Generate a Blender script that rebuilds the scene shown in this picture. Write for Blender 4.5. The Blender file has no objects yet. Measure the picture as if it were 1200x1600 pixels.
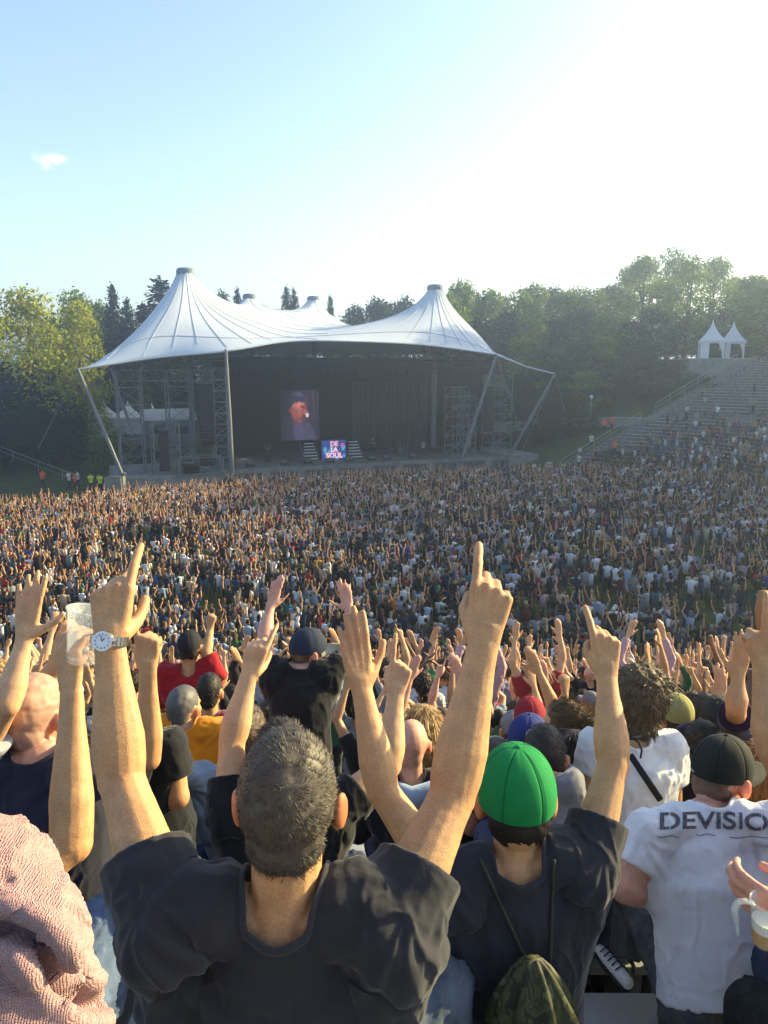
import bpy, math, random
import numpy as np
from mathutils import Vector, Matrix
from mathutils.bvhtree import BVHTree
random.seed(7); rng = np.random.default_rng(7)
SC = bpy.context.scene; COL = SC.collection

# ------------------------------------------------------------------ camera, sky, sun, exposure
CAMZ = 11.25; PITCH = math.radians(10.5); FPX = 1200.0
cam_d = bpy.data.cameras.new('camera'); cam = bpy.data.objects.new('camera', cam_d); COL.objects.link(cam)
cam.location = (0, 0, CAMZ); cam.rotation_euler = (math.pi/2 - PITCH, 0, 0)
cam_d.sensor_fit = 'VERTICAL'; cam_d.sensor_height = 36; cam_d.lens = 27.0
cam_d.clip_start = 0.05; cam_d.clip_end = 3000
SC.camera = cam
SUN_EL = math.radians(20); SUN_AZ = math.radians(66)      # azimuth clockwise from +Y
world = bpy.data.worlds.new("World"); SC.world = world; world.use_nodes = True
wn = world.node_tree.nodes; wl = world.node_tree.links; wn.clear()
wo = wn.new('ShaderNodeOutputWorld'); wb = wn.new('ShaderNodeBackground'); sky = wn.new('ShaderNodeTexSky')
sky.sky_type = 'NISHITA'; sky.sun_disc = False; sky.sun_elevation = SUN_EL; sky.sun_rotation = SUN_AZ
sky.air_density = 1.0; sky.dust_density = 1.6; sky.ozone_density = 1.0; sky.altitude = 50
wb.inputs['Strength'].default_value = 0.14
# one small wisp of cloud in the blue part of the sky
tc = wn.new('ShaderNodeTexCoord'); vm = wn.new('ShaderNodeVectorMath'); vm.operation = 'SUBTRACT'
def ray(px, py):
    u = (px-600)/FPX; v = (800-py)/FPX; c, s = math.cos(PITCH), math.sin(PITCH)
    return Vector((u, c+v*s, -s+v*c))
cd = ray(75, 250).normalized(); vm.inputs[1].default_value = cd
mp = wn.new('ShaderNodeVectorMath'); mp.operation = 'MULTIPLY'; mp.inputs[1].default_value = (20, 20, 60)
ln = wn.new('ShaderNodeVectorMath'); ln.operation = 'LENGTH'
nz = wn.new('ShaderNodeTexNoise'); nz.inputs['Scale'].default_value = 60; nz.inputs['Detail'].default_value = 8; nz.inputs['Roughness'].default_value = .7
m1 = wn.new('ShaderNodeMath'); m1.operation = 'MULTIPLY_ADD'; m1.inputs[1].default_value = 2.4; m1.inputs[2].default_value = -0.75
m2 = wn.new('ShaderNodeMath'); m2.operation = 'SUBTRACT'
cr = wn.new('ShaderNodeMapRange'); cr.inputs[1].default_value = 0.0; cr.inputs[2].default_value = 1.3
mixc = wn.new('ShaderNodeMixRGB'); mixc.inputs[2].default_value = (6.5, 6.7, 7, 1)
wl.new(tc.outputs['Generated'], vm.inputs[0]); wl.new(vm.outputs[0], mp.inputs[0]); wl.new(mp.outputs[0], ln.inputs[0])
wl.new(tc.outputs['Generated'], nz.inputs['Vector']); wl.new(nz.outputs[0], m1.inputs[0]); wl.new(m1.outputs[0], m2.inputs[0]); wl.new(ln.outputs['Value'], m2.inputs[1])
wl.new(m2.outputs[0], cr.inputs[0]); wl.new(cr.outputs[0], mixc.inputs[0]); wl.new(sky.outputs[0], mixc.inputs[1])
wl.new(mixc.outputs[0], wb.inputs['Color']); wl.new(wb.outputs[0], wo.inputs['Surface'])
sd = bpy.data.lights.new('sun', 'SUN'); sd.energy = 5.0; sd.angle = math.radians(0.5); sd.color = (1.0, 0.83, 0.43)
sun = bpy.data.objects.new('sun', sd); COL.objects.link(sun)
sdir = Vector((math.sin(SUN_AZ)*math.cos(SUN_EL), math.cos(SUN_AZ)*math.cos(SUN_EL), math.sin(SUN_EL)))
sun.rotation_euler = sdir.to_track_quat('Z', 'Y').to_euler()
SC.view_settings.view_transform = 'Standard'; SC.view_settings.look = 'None'; SC.view_settings.gamma = 1
SC.view_settings.use_curve_mapping = False; SC.view_settings.exposure = 1.38
HAZE = 0.0020
SC.cycles.max_bounces = 6; SC.cycles.transparent_max_bounces = 8; SC.cycles.volume_bounces = 0

# ------------------------------------------------------------------ helpers
def tag(o, label=None, cat=None, group=None, kind=None):
    if label: o['label'] = label
    if cat: o['category'] = cat
    if group: o['group'] = group
    if kind: o['kind'] = kind
    return o
def at(px, py, t):
    return Vector((0, 0, CAMZ)) + ray(px, py)*t
def atY(px, py, Y):
    r = ray(px, py); return Vector((0, 0, CAMZ)) + r*(Y/r.y)
def to_px(p):
    q = Vector(p) - Vector((0, 0, CAMZ)); c, s = math.cos(PITCH), math.sin(PITCH)
    t = q.y*c - q.z*s
    if t < .05: return (-999, -999, t)
    v = (q.y*s + q.z*c)/t
    return (600+FPX*q.x/t, 800-FPX*v, t)
def empty(name, loc=(0, 0, 0), rz=0, parent=None):
    o = bpy.data.objects.new(name, None); COL.objects.link(o); o.location = loc; o.rotation_euler = (0, 0, rz)
    o.empty_display_size = .1
    if parent: o.parent = parent
    return o
class MB:
    """collects geometry, builds ONE mesh"""
    def __init__(s): s.v = []; s.f = []; s.n = 0; s.mi = []
    def add(s, v, f, mi=0):
        v = np.asarray(v, float).reshape(-1, 3)
        s.v.append(v); s.f += [tuple(i+s.n for i in q) for q in f]; s.mi += [mi]*len(f); s.n += len(v); return s
    def box(s, c, size, R=None, mi=0):
        x, y, z = [a/2 for a in size]
        v = np.array([(-x,-y,-z),(x,-y,-z),(x,y,-z),(-x,y,-z),(-x,-y,z),(x,-y,z),(x,y,z),(-x,y,z)], float)
        if R is not None: v = v @ np.array(R).T
        v = v + np.array(c)
        return s.add(v, [(3,2,1,0),(4,5,6,7),(0,1,5,4),(1,2,6,5),(2,3,7,6),(3,0,4,7)], mi)
    def bar(s, a, b, w, h=None, up=(0,0,1), mi=0):
        a = Vector(a); b = Vector(b); d = (b-a); L = d.length
        if L < 1e-6: return s
        d.normalize(); u = Vector(up)
        if abs(d.dot(u)) > .98: u = Vector((0, 1, 0))
        sd_ = d.cross(u).normalized(); u = sd_.cross(d)
        R = np.array([sd_, d, u]).T
        return s.box((a+b)/2, (w, L, h or w), R, mi)
    def tube(s, pts, rad, n=10, side=(1,0,0), caps='rr', mi=0):
        """rad: list of r or (rx,ry); side: direction of rx; caps: r round, f flat at start / end"""
        P = [np.array(p, float) for p in pts]; Rr = [(r, r) if not isinstance(r, (tuple, list)) else r for r in rad]
        m = len(P); side = np.array(side, float); rings = []
        T = []
        for i in range(m):
            a = P[max(i-1, 0)]; b = P[min(i+1, m-1)]; t = b-a
            t1 = P[i]-a; t2 = b-P[i]
            l1, l2 = np.linalg.norm(t1), np.linalg.norm(t2)
            if l1 > 1e-9 and l2 > 1e-9: t = t1/l1+t2/l2
            T.append(t/(np.linalg.norm(t)+1e-12))
        ang = np.arange(n)*2*math.pi/n
        def ring(p, t, rx, ry, sd0):
            x = sd0 - t*np.dot(sd0, t); nx = np.linalg.norm(x)
            if nx < 1e-3: x = np.cross(t, (0.3, 1, 0.2)); nx = np.linalg.norm(x)
            x = x/nx; y = np.cross(t, x)
            return p + np.outer(np.cos(ang)*rx, x) + np.outer(np.sin(ang)*ry, y), x
        cur = side
        if caps[0] == 'r':
            for q in (.25, .7, .93):
                k = math.sqrt(1-(1-q)**2) if q < 1 else 1
                r0 = min(Rr[0]); g, _ = ring(P[0]-T[0]*r0*(1-q), T[0], Rr[0][0]*k, Rr[0][1]*k, cur); rings.append(g)
        for i in range(m):
            g, x = ring(P[i], T[i], Rr[i][0], Rr[i][1], cur); rings.append(g); cur = x
        if caps[1] == 'r':
            for q in (.93, .7, .25):
                k = math.sqrt(1-(1-q)**2)
                r0 = min(Rr[-1]); g, _ = ring(P[-1]+T[-1]*r0*(1-q), T[-1], Rr[-1][0]*k, Rr[-1][1]*k, cur); rings.append(g)
        V = np.concatenate(rings); F = []
        k = len(rings)
        for i in range(k-1):
            for j in range(n):
                a = i*n+j; b = i*n+(j+1) % n
                F.append((a, b, b+n, a+n))
        F.append(tuple(range(n-1, -1, -1))); F.append(tuple((k-1)*n+j for j in range(n)))
        return s.add(V, F, mi)
    def ell(s, c, r, axes=None, n=14, m=9, mi=0):
        th = np.linspace(0, math.pi, m+1)[1:-1]; ph = np.arange(n)*2*math.pi/n
        V = [(0, 0, 1)] + [(math.sin(t)*math.cos(p), math.sin(t)*math.sin(p), math.cos(t)) for t in th for p in ph] + [(0, 0, -1)]
        V = np.array(V)*np.array(r)
        if axes is not None: V = V @ np.array(axes)
        V = V + np.array(c); F = []
        for j in range(n): F.append((0, 1+j, 1+(j+1) % n))
        for i in range(m-2):
            for j in range(n):
                a = 1+i*n+j; b = 1+i*n+(j+1) % n; F.append((a, a+n, b+n, b))
        L = len(V)-1
        for j in range(n): F.append((L, 1+(m-2)*n+(j+1) % n, 1+(m-2)*n+j))
        return s.add(V, F, mi)
    def mesh(s, name):
        me = bpy.data.meshes.new(name); me.from_pydata(np.concatenate(s.v).tolist() if s.v else [], [], s.f)
        if any(s.mi): me.polygons.foreach_set('material_index', s.mi)
        return me
    def build(s, name, mat, parent=None, smooth=False, **k):
        me = s.mesh(name)
        for m_ in (mat if isinstance(mat, (list, tuple)) else [mat]): me.materials.append(m_)
        if smooth: me.polygons.foreach_set('use_smooth', [True]*len(me.polygons))
        me.update(); return link(name, me, parent, **k)
def link(name, me, parent=None, **k):
    o = bpy.data.objects.new(name, me); COL.objects.link(o)
    if parent is not None: o.parent = parent
    return tag(o, **k)
def remeshed(mb, name, voxel, smooth=5, dec=None):
    me = mb.mesh('tmp'); o = bpy.data.objects.new('tmp', me); COL.objects.link(o)
    m = o.modifiers.new('r', 'REMESH'); m.mode = 'VOXEL'; m.voxel_size = voxel
    if smooth:
        q = o.modifiers.new('s', 'SMOOTH'); q.iterations = smooth; q.factor = .5
    if dec:
        q = o.modifiers.new('d', 'DECIMATE'); q.ratio = dec
    dg = bpy.context.evaluated_depsgraph_get()
    out = bpy.data.meshes.new_from_object(o.evaluated_get(dg), preserve_all_data_layers=False, depsgraph=dg)
    bpy.data.objects.remove(o); bpy.data.meshes.remove(me)
    out.name = name; out.polygons.foreach_set('use_smooth', [True]*len(out.polygons)); out.update()
    return out
def get_co(me):
    a = np.empty(len(me.vertices)*3, dtype=np.float32); me.vertices.foreach_get('co', a); return a.reshape(-1, 3).astype(float)
def get_no(me):
    a = np.empty(len(me.vertices)*3, dtype=np.float32); me.vertices.foreach_get('normal', a); return a.reshape(-1, 3).astype(float)
def set_co(me, c): me.vertices.foreach_set('co', c.astype(np.float32).ravel()); me.update()
def vnoise(p, seed=0, octs=3):
    """cheap smooth pseudo noise, vectorised: sums of rotated sines"""
    r = np.random.default_rng(seed); o = np.zeros(len(p)); a = 1.; f = 1.
    for k in range(octs):
        for j in range(4):
            d = r.normal(size=3); d /= np.linalg.norm(d)
            e = r.normal(size=3); e /= np.linalg.norm(e)
            o += a*.25*np.sin(p@d*f*6.28 + 1.7*np.sin(p@e*f*4.1+r.random()*6) + r.random()*6.28)
        a *= .55; f *= 1.9
    return o

# ------------------------------------------------------------------ materials
def newmat(name):
    m = bpy.data.materials.new(name); m.use_nodes = True; nt = m.node_tree
    return m, nt, nt.nodes['Principled BSDF']
def mat(name, col, rough=.7, metal=0, objcol=False, nscale=8, namt=.15, bump=0, bscale=60, sss=0, spec=.3, trans=0, island=0, vcol=None, emit=None, sheen=0, dist=.01):
    m, nt, b = newmat(name); N = nt.nodes; L = nt.links
    b.inputs['Roughness'].default_value = rough; b.inputs['Metallic'].default_value = metal
    b.inputs['Specular IOR Level'].default_value = spec
    tc = N.new('ShaderNodeTexCoord'); src = None
    if objcol: oi = N.new('ShaderNodeObjectInfo'); src = oi.outputs['Color']
    elif vcol: at_ = N.new('ShaderNodeVertexColor'); at_.layer_name = vcol; src = at_.outputs[0]
    else:
        c = N.new('ShaderNodeRGB'); c.outputs[0].default_value = (*col, 1); src = c.outputs[0]
    if namt:
        nz = N.new('ShaderNodeTexNoise'); nz.inputs['Scale'].default_value = nscale; nz.inputs['Detail'].default_value = 5
        L.new(tc.outputs['Object'], nz.inputs['Vector'])
        mr = N.new('ShaderNodeMapRange'); mr.inputs[1].default_value = .25; mr.inputs[2].default_value = .75
        mr.inputs[3].default_value = 1-namt; mr.inputs[4].default_value = 1+namt; L.new(nz.outputs[0], mr.inputs[0])
        vm = N.new('ShaderNodeVectorMath'); vm.operation = 'SCALE'; L.new(src, vm.inputs[0]); L.new(mr.outputs[0], vm.inputs['Scale']); src = vm.outputs[0]
    if island:
        g = N.new('ShaderNodeNewGeometry'); mr = N.new('ShaderNodeMapRange'); mr.inputs[3].default_value = 1-island; mr.inputs[4].default_value = 1+island
        L.new(g.outputs['Random Per Island'], mr.inputs[0])
        vm = N.new('ShaderNodeVectorMath'); vm.operation = 'SCALE'; L.new(src, vm.inputs[0]); L.new(mr.outputs[0], vm.inputs['Scale']); src = vm.outputs[0]
    L.new(src, b.inputs['Base Color'])
    if bump:
        nb = N.new('ShaderNodeTexNoise'); nb.inputs['Scale'].default_value = bscale; nb.inputs['Detail'].default_value = 4
        L.new(tc.outputs['Object'], nb.inputs['Vector'])
        bp = N.new('ShaderNodeBump'); bp.inputs['Strength'].default_value = bump; bp.inputs['Distance'].default_value = dist
        L.new(nb.outputs[0], bp.inputs['Height']); L.new(bp.outputs[0], b.inputs['Normal'])
    if sss:
        b.inputs['Subsurface Weight'].default_value = sss; b.inputs['Subsurface Radius'].default_value = (1, .35, .2); b.inputs['Subsurface Scale'].default_value = .012
    if sheen: b.inputs['Sheen Weight'].default_value = sheen
    if trans:
        tr = N.new('ShaderNodeBsdfTranslucent'); L.new(src, tr.inputs[0]); mx = N.new('ShaderNodeMixShader'); mx.inputs[0].default_value = trans
        L.new(b.outputs[0], mx.inputs[1]); L.new(tr.outputs[0], mx.inputs[2]); L.new(mx.outputs[0], N['Material Output'].inputs['Surface'])
    if emit:
        L.new(src, b.inputs['Emission Color']); b.inputs['Emission Strength'].default_value = emit
    return m
def skin_mat():
    m = mat('skin', (1, 1, 1), .55, objcol=True, nscale=26, namt=.16, bump=.4, bscale=420, sss=.08, spec=.35, dist=.002)
    nt = m.node_tree; N = nt.nodes; L = nt.links; b = N['Principled BSDF']
    old = b.inputs['Base Color'].links[0].from_socket
    n2 = N.new('ShaderNodeTexNoise'); n2.inputs['Scale'].default_value = 260; n2.inputs['Detail'].default_value = 3; tc = [n for n in N if n.type == 'TEX_COORD'][0]; L.new(tc.outputs['Object'], n2.inputs['Vector'])
    r2 = N.new('ShaderNodeMapRange'); r2.inputs[1].default_value = .3; r2.inputs[2].default_value = .7; r2.inputs[3].default_value = .84; r2.inputs[4].default_value = 1.12; L.new(n2.outputs[0], r2.inputs[0])
    v2 = N.new('ShaderNodeVectorMath'); v2.operation = 'SCALE'; L.new(old, v2.inputs[0]); L.new(r2.outputs[0], v2.inputs['Scale']); old = v2.outputs[0]
    a = N.new('ShaderNodeAttribute'); a.attribute_name = 'flush'
    mx = N.new('ShaderNodeMixRGB'); mx.blend_type = 'MULTIPLY'; mx.inputs[2].default_value = (1.05, .5, .42, 1)
    L.new(a.outputs['Fac'], mx.inputs[0]); L.new(old, mx.inputs[1]); L.new(mx.outputs[0], b.inputs['Base Color'])
    return m
def knit_mat():
    m, nt, b = newmat('pink_knit'); N = nt.nodes; L = nt.links
    tc = N.new('ShaderNodeTexCoord'); w1 = N.new('ShaderNodeTexWave'); w2 = N.new('ShaderNodeTexWave')
    nz = N.new('ShaderNodeTexNoise'); nz.inputs['Scale'].default_value = 90; nz.inputs['Detail'].default_value = 4
    add = N.new('ShaderNodeVectorMath'); add.operation = 'MULTIPLY_ADD'; add.inputs[1].default_value = (.0022,)*3
    L.new(nz.outputs['Color'], add.inputs[0]); L.new(tc.outputs['Object'], add.inputs[2])
    for w, d, s in ((w1, 'X', 62), (w2, 'Z', 75)):
        w.bands_direction = d; w.inputs['Scale'].default_value = s*2.7; w.inputs['Distortion'].default_value = 1.2; w.inputs['Detail'].default_value = 1
        L.new(add.outputs[0], w.inputs['Vector'])
    mu = N.new('ShaderNodeMath'); mu.operation = 'MULTIPLY'; L.new(w1.outputs['Fac'], mu.inputs[0]); L.new(w2.outputs['Fac'], mu.inputs[1])
    cr = N.new('ShaderNodeValToRGB'); cr.color_ramp.elements[0].color = (.42, .20, .19, 1); cr.color_ramp.elements[1].color = (.66, .42, .38, 1); cr.color_ramp.elements[1].position = .6
    L.new(mu.outputs[0], cr.inputs[0]); L.new(cr.outputs[0], b.inputs['Base Color'])
    bp = N.new('ShaderNodeBump'); bp.inputs['Strength'].default_value = 1; bp.inputs['Distance'].default_value = .003
    L.new(mu.outputs[0], bp.inputs['Height']); L.new(bp.outputs[0], b.inputs['Normal'])
    b.inputs['Roughness'].default_value = 1; b.inputs['Sheen Weight'].default_value = .4; b.inputs['Specular IOR Level'].default_value = .1
    return m
def clear_mat(name, col=(1, 1, 1), alpha=.2):
    m, nt, b = newmat(name); b.inputs['Base Color'].default_value = (*col, 1); b.inputs['Roughness'].default_value = .15
    tr = nt.nodes.new('ShaderNodeBsdfTransparent'); mx = nt.nodes.new('ShaderNodeMixShader'); mx.inputs[0].default_value = alpha
    nt.links.new(tr.outputs[0], mx.inputs[1]); nt.links.new(b.outputs[0], mx.inputs[2]); nt.links.new(mx.outputs[0], nt.nodes['Material Output'].inputs['Surface'])
    return m
def camo_mat():
    m = mat('camo_bag_cloth', (.08, .09, .02), .6, namt=.2, nscale=90, bump=.3, bscale=120, spec=.35, dist=.002); nt = m.node_tree; N = nt.nodes; L = nt.links; b = N['Principled BSDF']
    tc = N.new('ShaderNodeTexCoord'); nz = N.new('ShaderNodeTexNoise'); nz.inputs['Scale'].default_value = 26; nz.inputs['Detail'].default_value = 2.5; nz.inputs['Distortion'].default_value = .6
    mpn = N.new('ShaderNodeMapping'); mpn.inputs['Scale'].default_value = (1.4, 1.4, .7); L.new(tc.outputs['Object'], mpn.inputs[0]); L.new(mpn.outputs[0], nz.inputs['Vector'])
    cr = N.new('ShaderNodeValToRGB'); cr.color_ramp.interpolation = 'CONSTANT'; E = cr.color_ramp.elements; E[0].color = (.014, .016, .008, 1); E[1].position = .44; E[1].color = (.05, .055, .018, 1)
    e = E.new(.52); e.color = (.026, .032, .011, 1); e = E.new(.62); e.color = (.09, .09, .04, 1); L.new(nz.outputs[0], cr.inputs[0]); L.new(cr.outputs[0], b.inputs['Base Color']); return m
M = dict(
 skin=skin_mat(),
 cloth=mat('cloth', (1, 1, 1), .9, objcol=True, nscale=9, namt=.08, bump=.5, bscale=30, spec=.15, sheen=.15, dist=.006),
 denim=mat('denim', (1, 1, 1), .9, objcol=True, nscale=22, namt=.35, bump=.3, bscale=200, spec=.15, dist=.003),
 hair=mat('hair', (1, 1, 1), .55, objcol=True, nscale=40, namt=.25, island=.45, spec=.35),
 cap=mat('cap_cloth', (1, 1, 1), .85, objcol=True, nscale=30, namt=.08, bump=.25, bscale=300, spec=.2, dist=.002),
 camo=camo_mat(),
 cord=mat('cord', (.045, .05, .03), .9, namt=.2, nscale=200),
 steel=mat('brushed_steel', (.6, .6, .6), .25, 1, namt=.05), watchface=mat('watch_face', (.75, .78, .82), .2, namt=0, spec=.6),
 black=mat('black_rubber', (.012, .012, .013), .6, namt=.1), white=mat('white_leather', (.75, .75, .73), .5, namt=.05),
 ink=mat('faded_grey_print', (.10, .10, .12), .9, nscale=60, namt=.35),
 knit=knit_mat(), clear=clear_mat('clear_plastic', (.8, .85, .83), .2), beer=mat('beer', (.9, .55, .01), .1, namt=0, trans=.7), foam=mat('beer_foam', (.85, .83, .7), .7, namt=.1),
 concrete=mat('concrete', (.22, .215, .20), .9, nscale=1.3, namt=.3, bump=.4, bscale=12, spec=.2),
 bench=mat('grey_bench_board', (.34, .36, .37), .75, nscale=2.4, namt=.22, bump=.25, bscale=30, spec=.25),
 membrane=mat('tent_membrane', (.58, .64, .70), .7, nscale=.25, namt=.06, spec=.25, trans=.10),
 seam=mat('tent_seam', (.42, .46, .50), .8, namt=.1), ringcap=mat('mast_cap', (.16, .2, .24), .5, namt=.1),
 alu=mat('aluminium_tube', (.16, .17, .18), .55, .1, namt=.1), dark=mat('stage_black_cloth', (.008, .008, .014), .95, nscale=1.2, namt=.3),
 pa=mat('loudspeaker_black', (.012, .012, .014), .7, namt=.2), deck=mat('stage_deck', (.10, .10, .10), .8, nscale=1, namt=.3),
 curtain=mat('brown_curtain', (.06, .045, .045), .95, nscale=3, namt=.3), tentw=mat('white_tent_fabric', (.78, .78, .78), .7, namt=.04, nscale=1, trans=.3),
 bark=mat('bark', (.07, .05, .035), .95, nscale=6, namt=.35, bump=.8, bscale=10),
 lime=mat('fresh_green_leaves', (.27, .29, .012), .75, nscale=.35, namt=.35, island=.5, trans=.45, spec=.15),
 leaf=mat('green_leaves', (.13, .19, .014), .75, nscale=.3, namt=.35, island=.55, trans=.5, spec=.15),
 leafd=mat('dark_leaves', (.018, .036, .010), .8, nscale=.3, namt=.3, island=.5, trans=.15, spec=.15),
 needle=mat('conifer_needles', (.012, .026, .014), .8, nscale=.4, namt=.3, island=.5, trans=.08, spec=.15),
 plaster=mat('pale_wall', (.42, .42, .40), .9, nscale=.8, namt=.12), roofg=mat('grey_roof', (.2, .21, .22), .8, nscale=.6, namt=.2), glass=mat('dark_window_glass', (.03, .04, .05), .1, namt=0, spec=.6),
 crowd=mat('crowd_colours', (1, 1, 1), .85, vcol='Col', namt=.1, nscale=4, spec=.15), rail=mat('rail_steel', (.3, .32, .33), .5, .5, namt=.1),
)
# ------------------------------------------------------------------ the bowl: terrain and terraces
CX, CY = 5.0, 55.0; TREAD, RISE, NROW = .85, .33, 38; PATHROW = 17
def rad0(th):
    c = math.cos(th); return 31 + (24*c*c if c < 0 else 0)
CUTA = Vector((18.5, 82)); CUTD = Vector((28.5, 18)).normalized(); TH_L = math.radians(152)
def polar(x, y): dx, dy = x-CX, y-CY; return math.hypot(dx, dy), math.atan2(dy, dx)
def side_of_cut(x, y):           # >0 on the terrace side
    d = Vector((x, y))-CUTA; return d.x*CUTD.y - d.y*CUTD.x
def on_terrace(x, y):
    r, th = polar(x, y)
    if th < 0 or x > 18.5 and side_of_cut(x, y) > 0 and th < 1.5: return True
    return math.degrees(th) > 152 or th < .3
def floor_z(x, y):
    r, th = polar(x, y); k = math.floor((r-rad0(th))/TREAD)+1
    if k < 1 or not on_terrace(x, y): return hill(x, y) if k >= 1 else 0.0
    return min(k, NROW)*RISE
def hill(x, y):
    r, th = polar(x, y); d = math.degrees(th)
    if th < 0: d = 0
    s = .385 if d < 58 else (.385-(d-58)/24*.325 if d < 82 else .06)
    if d > 135: s = .06+(d-135)/45*.05
    q = r-rad0(th)
    zz = max(0, q-1)*s if d < 82 else max(0, q-3)*s
    cap = 12.4 if d < 70 else 12.4-(d-70)/20*6
    return min(zz, max(cap, 4.5)) + (.25*math.sin(x*.31+1)*math.sin(y*.23) if q > 6 else 0)
# ground: one wide sheet that reaches the horizon (polar grid round the arena)
mb = MB(); rs = [0, 10, 20, 26] + [28+i*1.5 for i in range(32)] + [80, 88, 100, 120, 150, 200, 300, 500, 900, 1800]; NT = 150
V = [(CX, CY, 0)]; F = []
for r in rs[1:]:
    for j in range(NT):
        th = -math.pi+2*math.pi*j/NT; x, y = CX+r*math.cos(th), CY+r*math.sin(th)
        z = hill(x, y)
        if on_terrace(x, y): z = (max(0, min((r-rad0(th))/TREAD, NROW))*RISE) - .38 if r > rad0(th)-.5 else 0
        if r > 95: z = z*max(.8, 1-(r-95)/800)
        V.append((x, y, z))
for j in range(NT): F.append((0, 1+j, 1+(j+1) % NT))
for i in range(len(rs)-2):
    for j in range(NT):
        a = 1+i*NT+j; b = 1+i*NT+(j+1) % NT; F.append((a, a+NT, b+NT, b))
mb.add(V, F)
grass_m = mat('arena_grass', (.05, .062, .018), .95, nscale=.6, namt=.45, bump=.8, bscale=9, spec=.1, dist=.05)
mb.build('ground', grass_m, smooth=True, kind='structure')
# terraces
def row_end(k):                  # angle where row k meets the cut line on the right
    R = 31+TREAD*k
    for i in range(4000):
        p = CUTA+CUTD*(i*.02)
        if math.hypot(p.x-CX, p.y-CY) >= R: return math.atan2(p.y-CY, p.x-CX)
    return .8
ENDS = [row_end(k) for k in range(NROW+2)]
def row_pts(k, dr, nseg=150, t0=None, t1=None):
    """points along row k (k>=1), dr metres outwards of its riser"""
    a = ENDS[k] if t0 is None else t0; b = TH_L-2*math.pi if t1 is None else t1
    out = []
    for i in range(nseg+1):
        th = a+(b-a)*i/nseg; r = rad0(th)+TREAD*(k-1)+dr
        out.append((CX+r*math.cos(th), CY+r*math.sin(th)))
    return out
conc_mix = mat('terrace_concrete', (.17, .17, .16), .9, nscale=1.5, namt=.3, bump=.4, bscale=14, spec=.2)
ter = MB(); NS = 150
for k in range(1, NROW+1):
    A = row_pts(k, 0, NS); B = row_pts(k, TREAD, NS, t0=ENDS[k]); z0, z1 = (k-1)*RISE, k*RISE
    if k == NROW: B = row_pts(k, 3.0, NS, t0=ENDS[k])
    V = [(x, y, z0-.02) for x, y in A]+[(x, y, z1) for x, y in A]+[(x, y, z1) for x, y in B]; n = NS+1; F = []
    for i in range(NS): F += [(i, i+1, n+i+1, n+i), (n+i, n+i+1, 2*n+i+1, 2*n+i)]
    ter.add(V, F, 1 if k <= 7 else 0)
terr_grass = mat('worn_grass_step', (.07, .075, .028), .95, nscale=1.1, namt=.5, bump=.6, bscale=10, spec=.1, dist=.04)
ter.build('terraces', [conc_mix, terr_grass], kind='structure')
# side wall of the terrace stand along the cut line, and the stair beside it
sw = MB()
for k in range(1, NROW+1):
    R = 31+TREAD*(k-1)
    p = [Vector((CX+(R+q)*math.cos(ENDS[k]), CY+(R+q)*math.sin(ENDS[k]))) for q in (0, TREAD)]
    nrm = Vector((-CUTD.y, CUTD.x, 0))
    mid = (p[0]+p[1])/2
    sw.box((mid.x+nrm.x*1.1, mid.y+nrm.y*1.1, k*RISE-.6), (1.05, 2.0, 1.2), np.array([[CUTD.x, -CUTD.y, 0], [CUTD.y, CUTD.x, 0], [0, 0, 1]]))
sw.build('stair_beside_stand', conc_mix, kind='structure')
# mid-level path that leaves the stand and crosses the bank towards the stage
pm = MB(); V = []; F = []
kk = PATHROW; r_ = 31+TREAD*kk
for i in range(15):
    th = ENDS[kk]+i*math.radians(2.0); 
    for dr in (-1.0, 1.3):
        r = r_+dr-i*.12; x, y = CX+r*math.cos(th), CY+r*math.sin(th); V.append((x, y, kk*RISE-.05-max(0, i-5)*.12))
    for dr in (-1.0, 1.3):
        r = r_+dr-i*.12; x, y = CX+r*math.cos(th), CY+r*math.sin(th); V.append((x, y, kk*RISE-1.2-max(0, i-5)*.12))
for i in range(14):
    a = 4*i; b = a+4; F += [(a, a+1, b+1, b), (a, b, b+2, a+2), (a+1, a+3, b+3, b+1)]
pm.add(V, F).build('bank_path', M['concrete'], kind='structure')
# benches: every row of the stand is one bench; its boards and feet are parts
def bench_row(k, t0, t1, nseg, cap_board=None):
    e = empty('terrace_bench'); z = k*RISE
    A = row_pts(k, .20, nseg, t0, t1)
    bd = MB(); ft = MB()
    for j, dr in enumerate((.42, .60)):
        P = row_pts(k, dr, nseg, t0, t1)
        for i in range(nseg):
            a, b = Vector(P[i]), Vector(P[i+1]); g = (b-a).normalized()*.01
            a += g; b -= g
            if cap_board: ob = MB().bar((a.x, a.y, z+.42), (b.x, b.y, z+.42), .165, .04).build('board', M['bench'], e)
            else: bd.bar((a.x, a.y, z+.42), (b.x, b.y, z+.42), .165, .04)
    P = row_pts(k, .51, nseg, t0, t1)
    for i in range(nseg+1):
        ft.box((P[i][0], P[i][1], z+.2), (.08, .3, .39))
    if not cap_board: bd.build('board', M['bench'], e, kind='stuff')
    ft.build('foot', M['concrete'], e, kind='stuff'); return e
side_w = ['lowest', 'second lowest', 'third lowest', 'fourth lowest', 'fifth lowest', 'sixth lowest', 'seventh lowest', 'eighth lowest', 'ninth lowest', 'tenth lowest']
KC = 28
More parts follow.
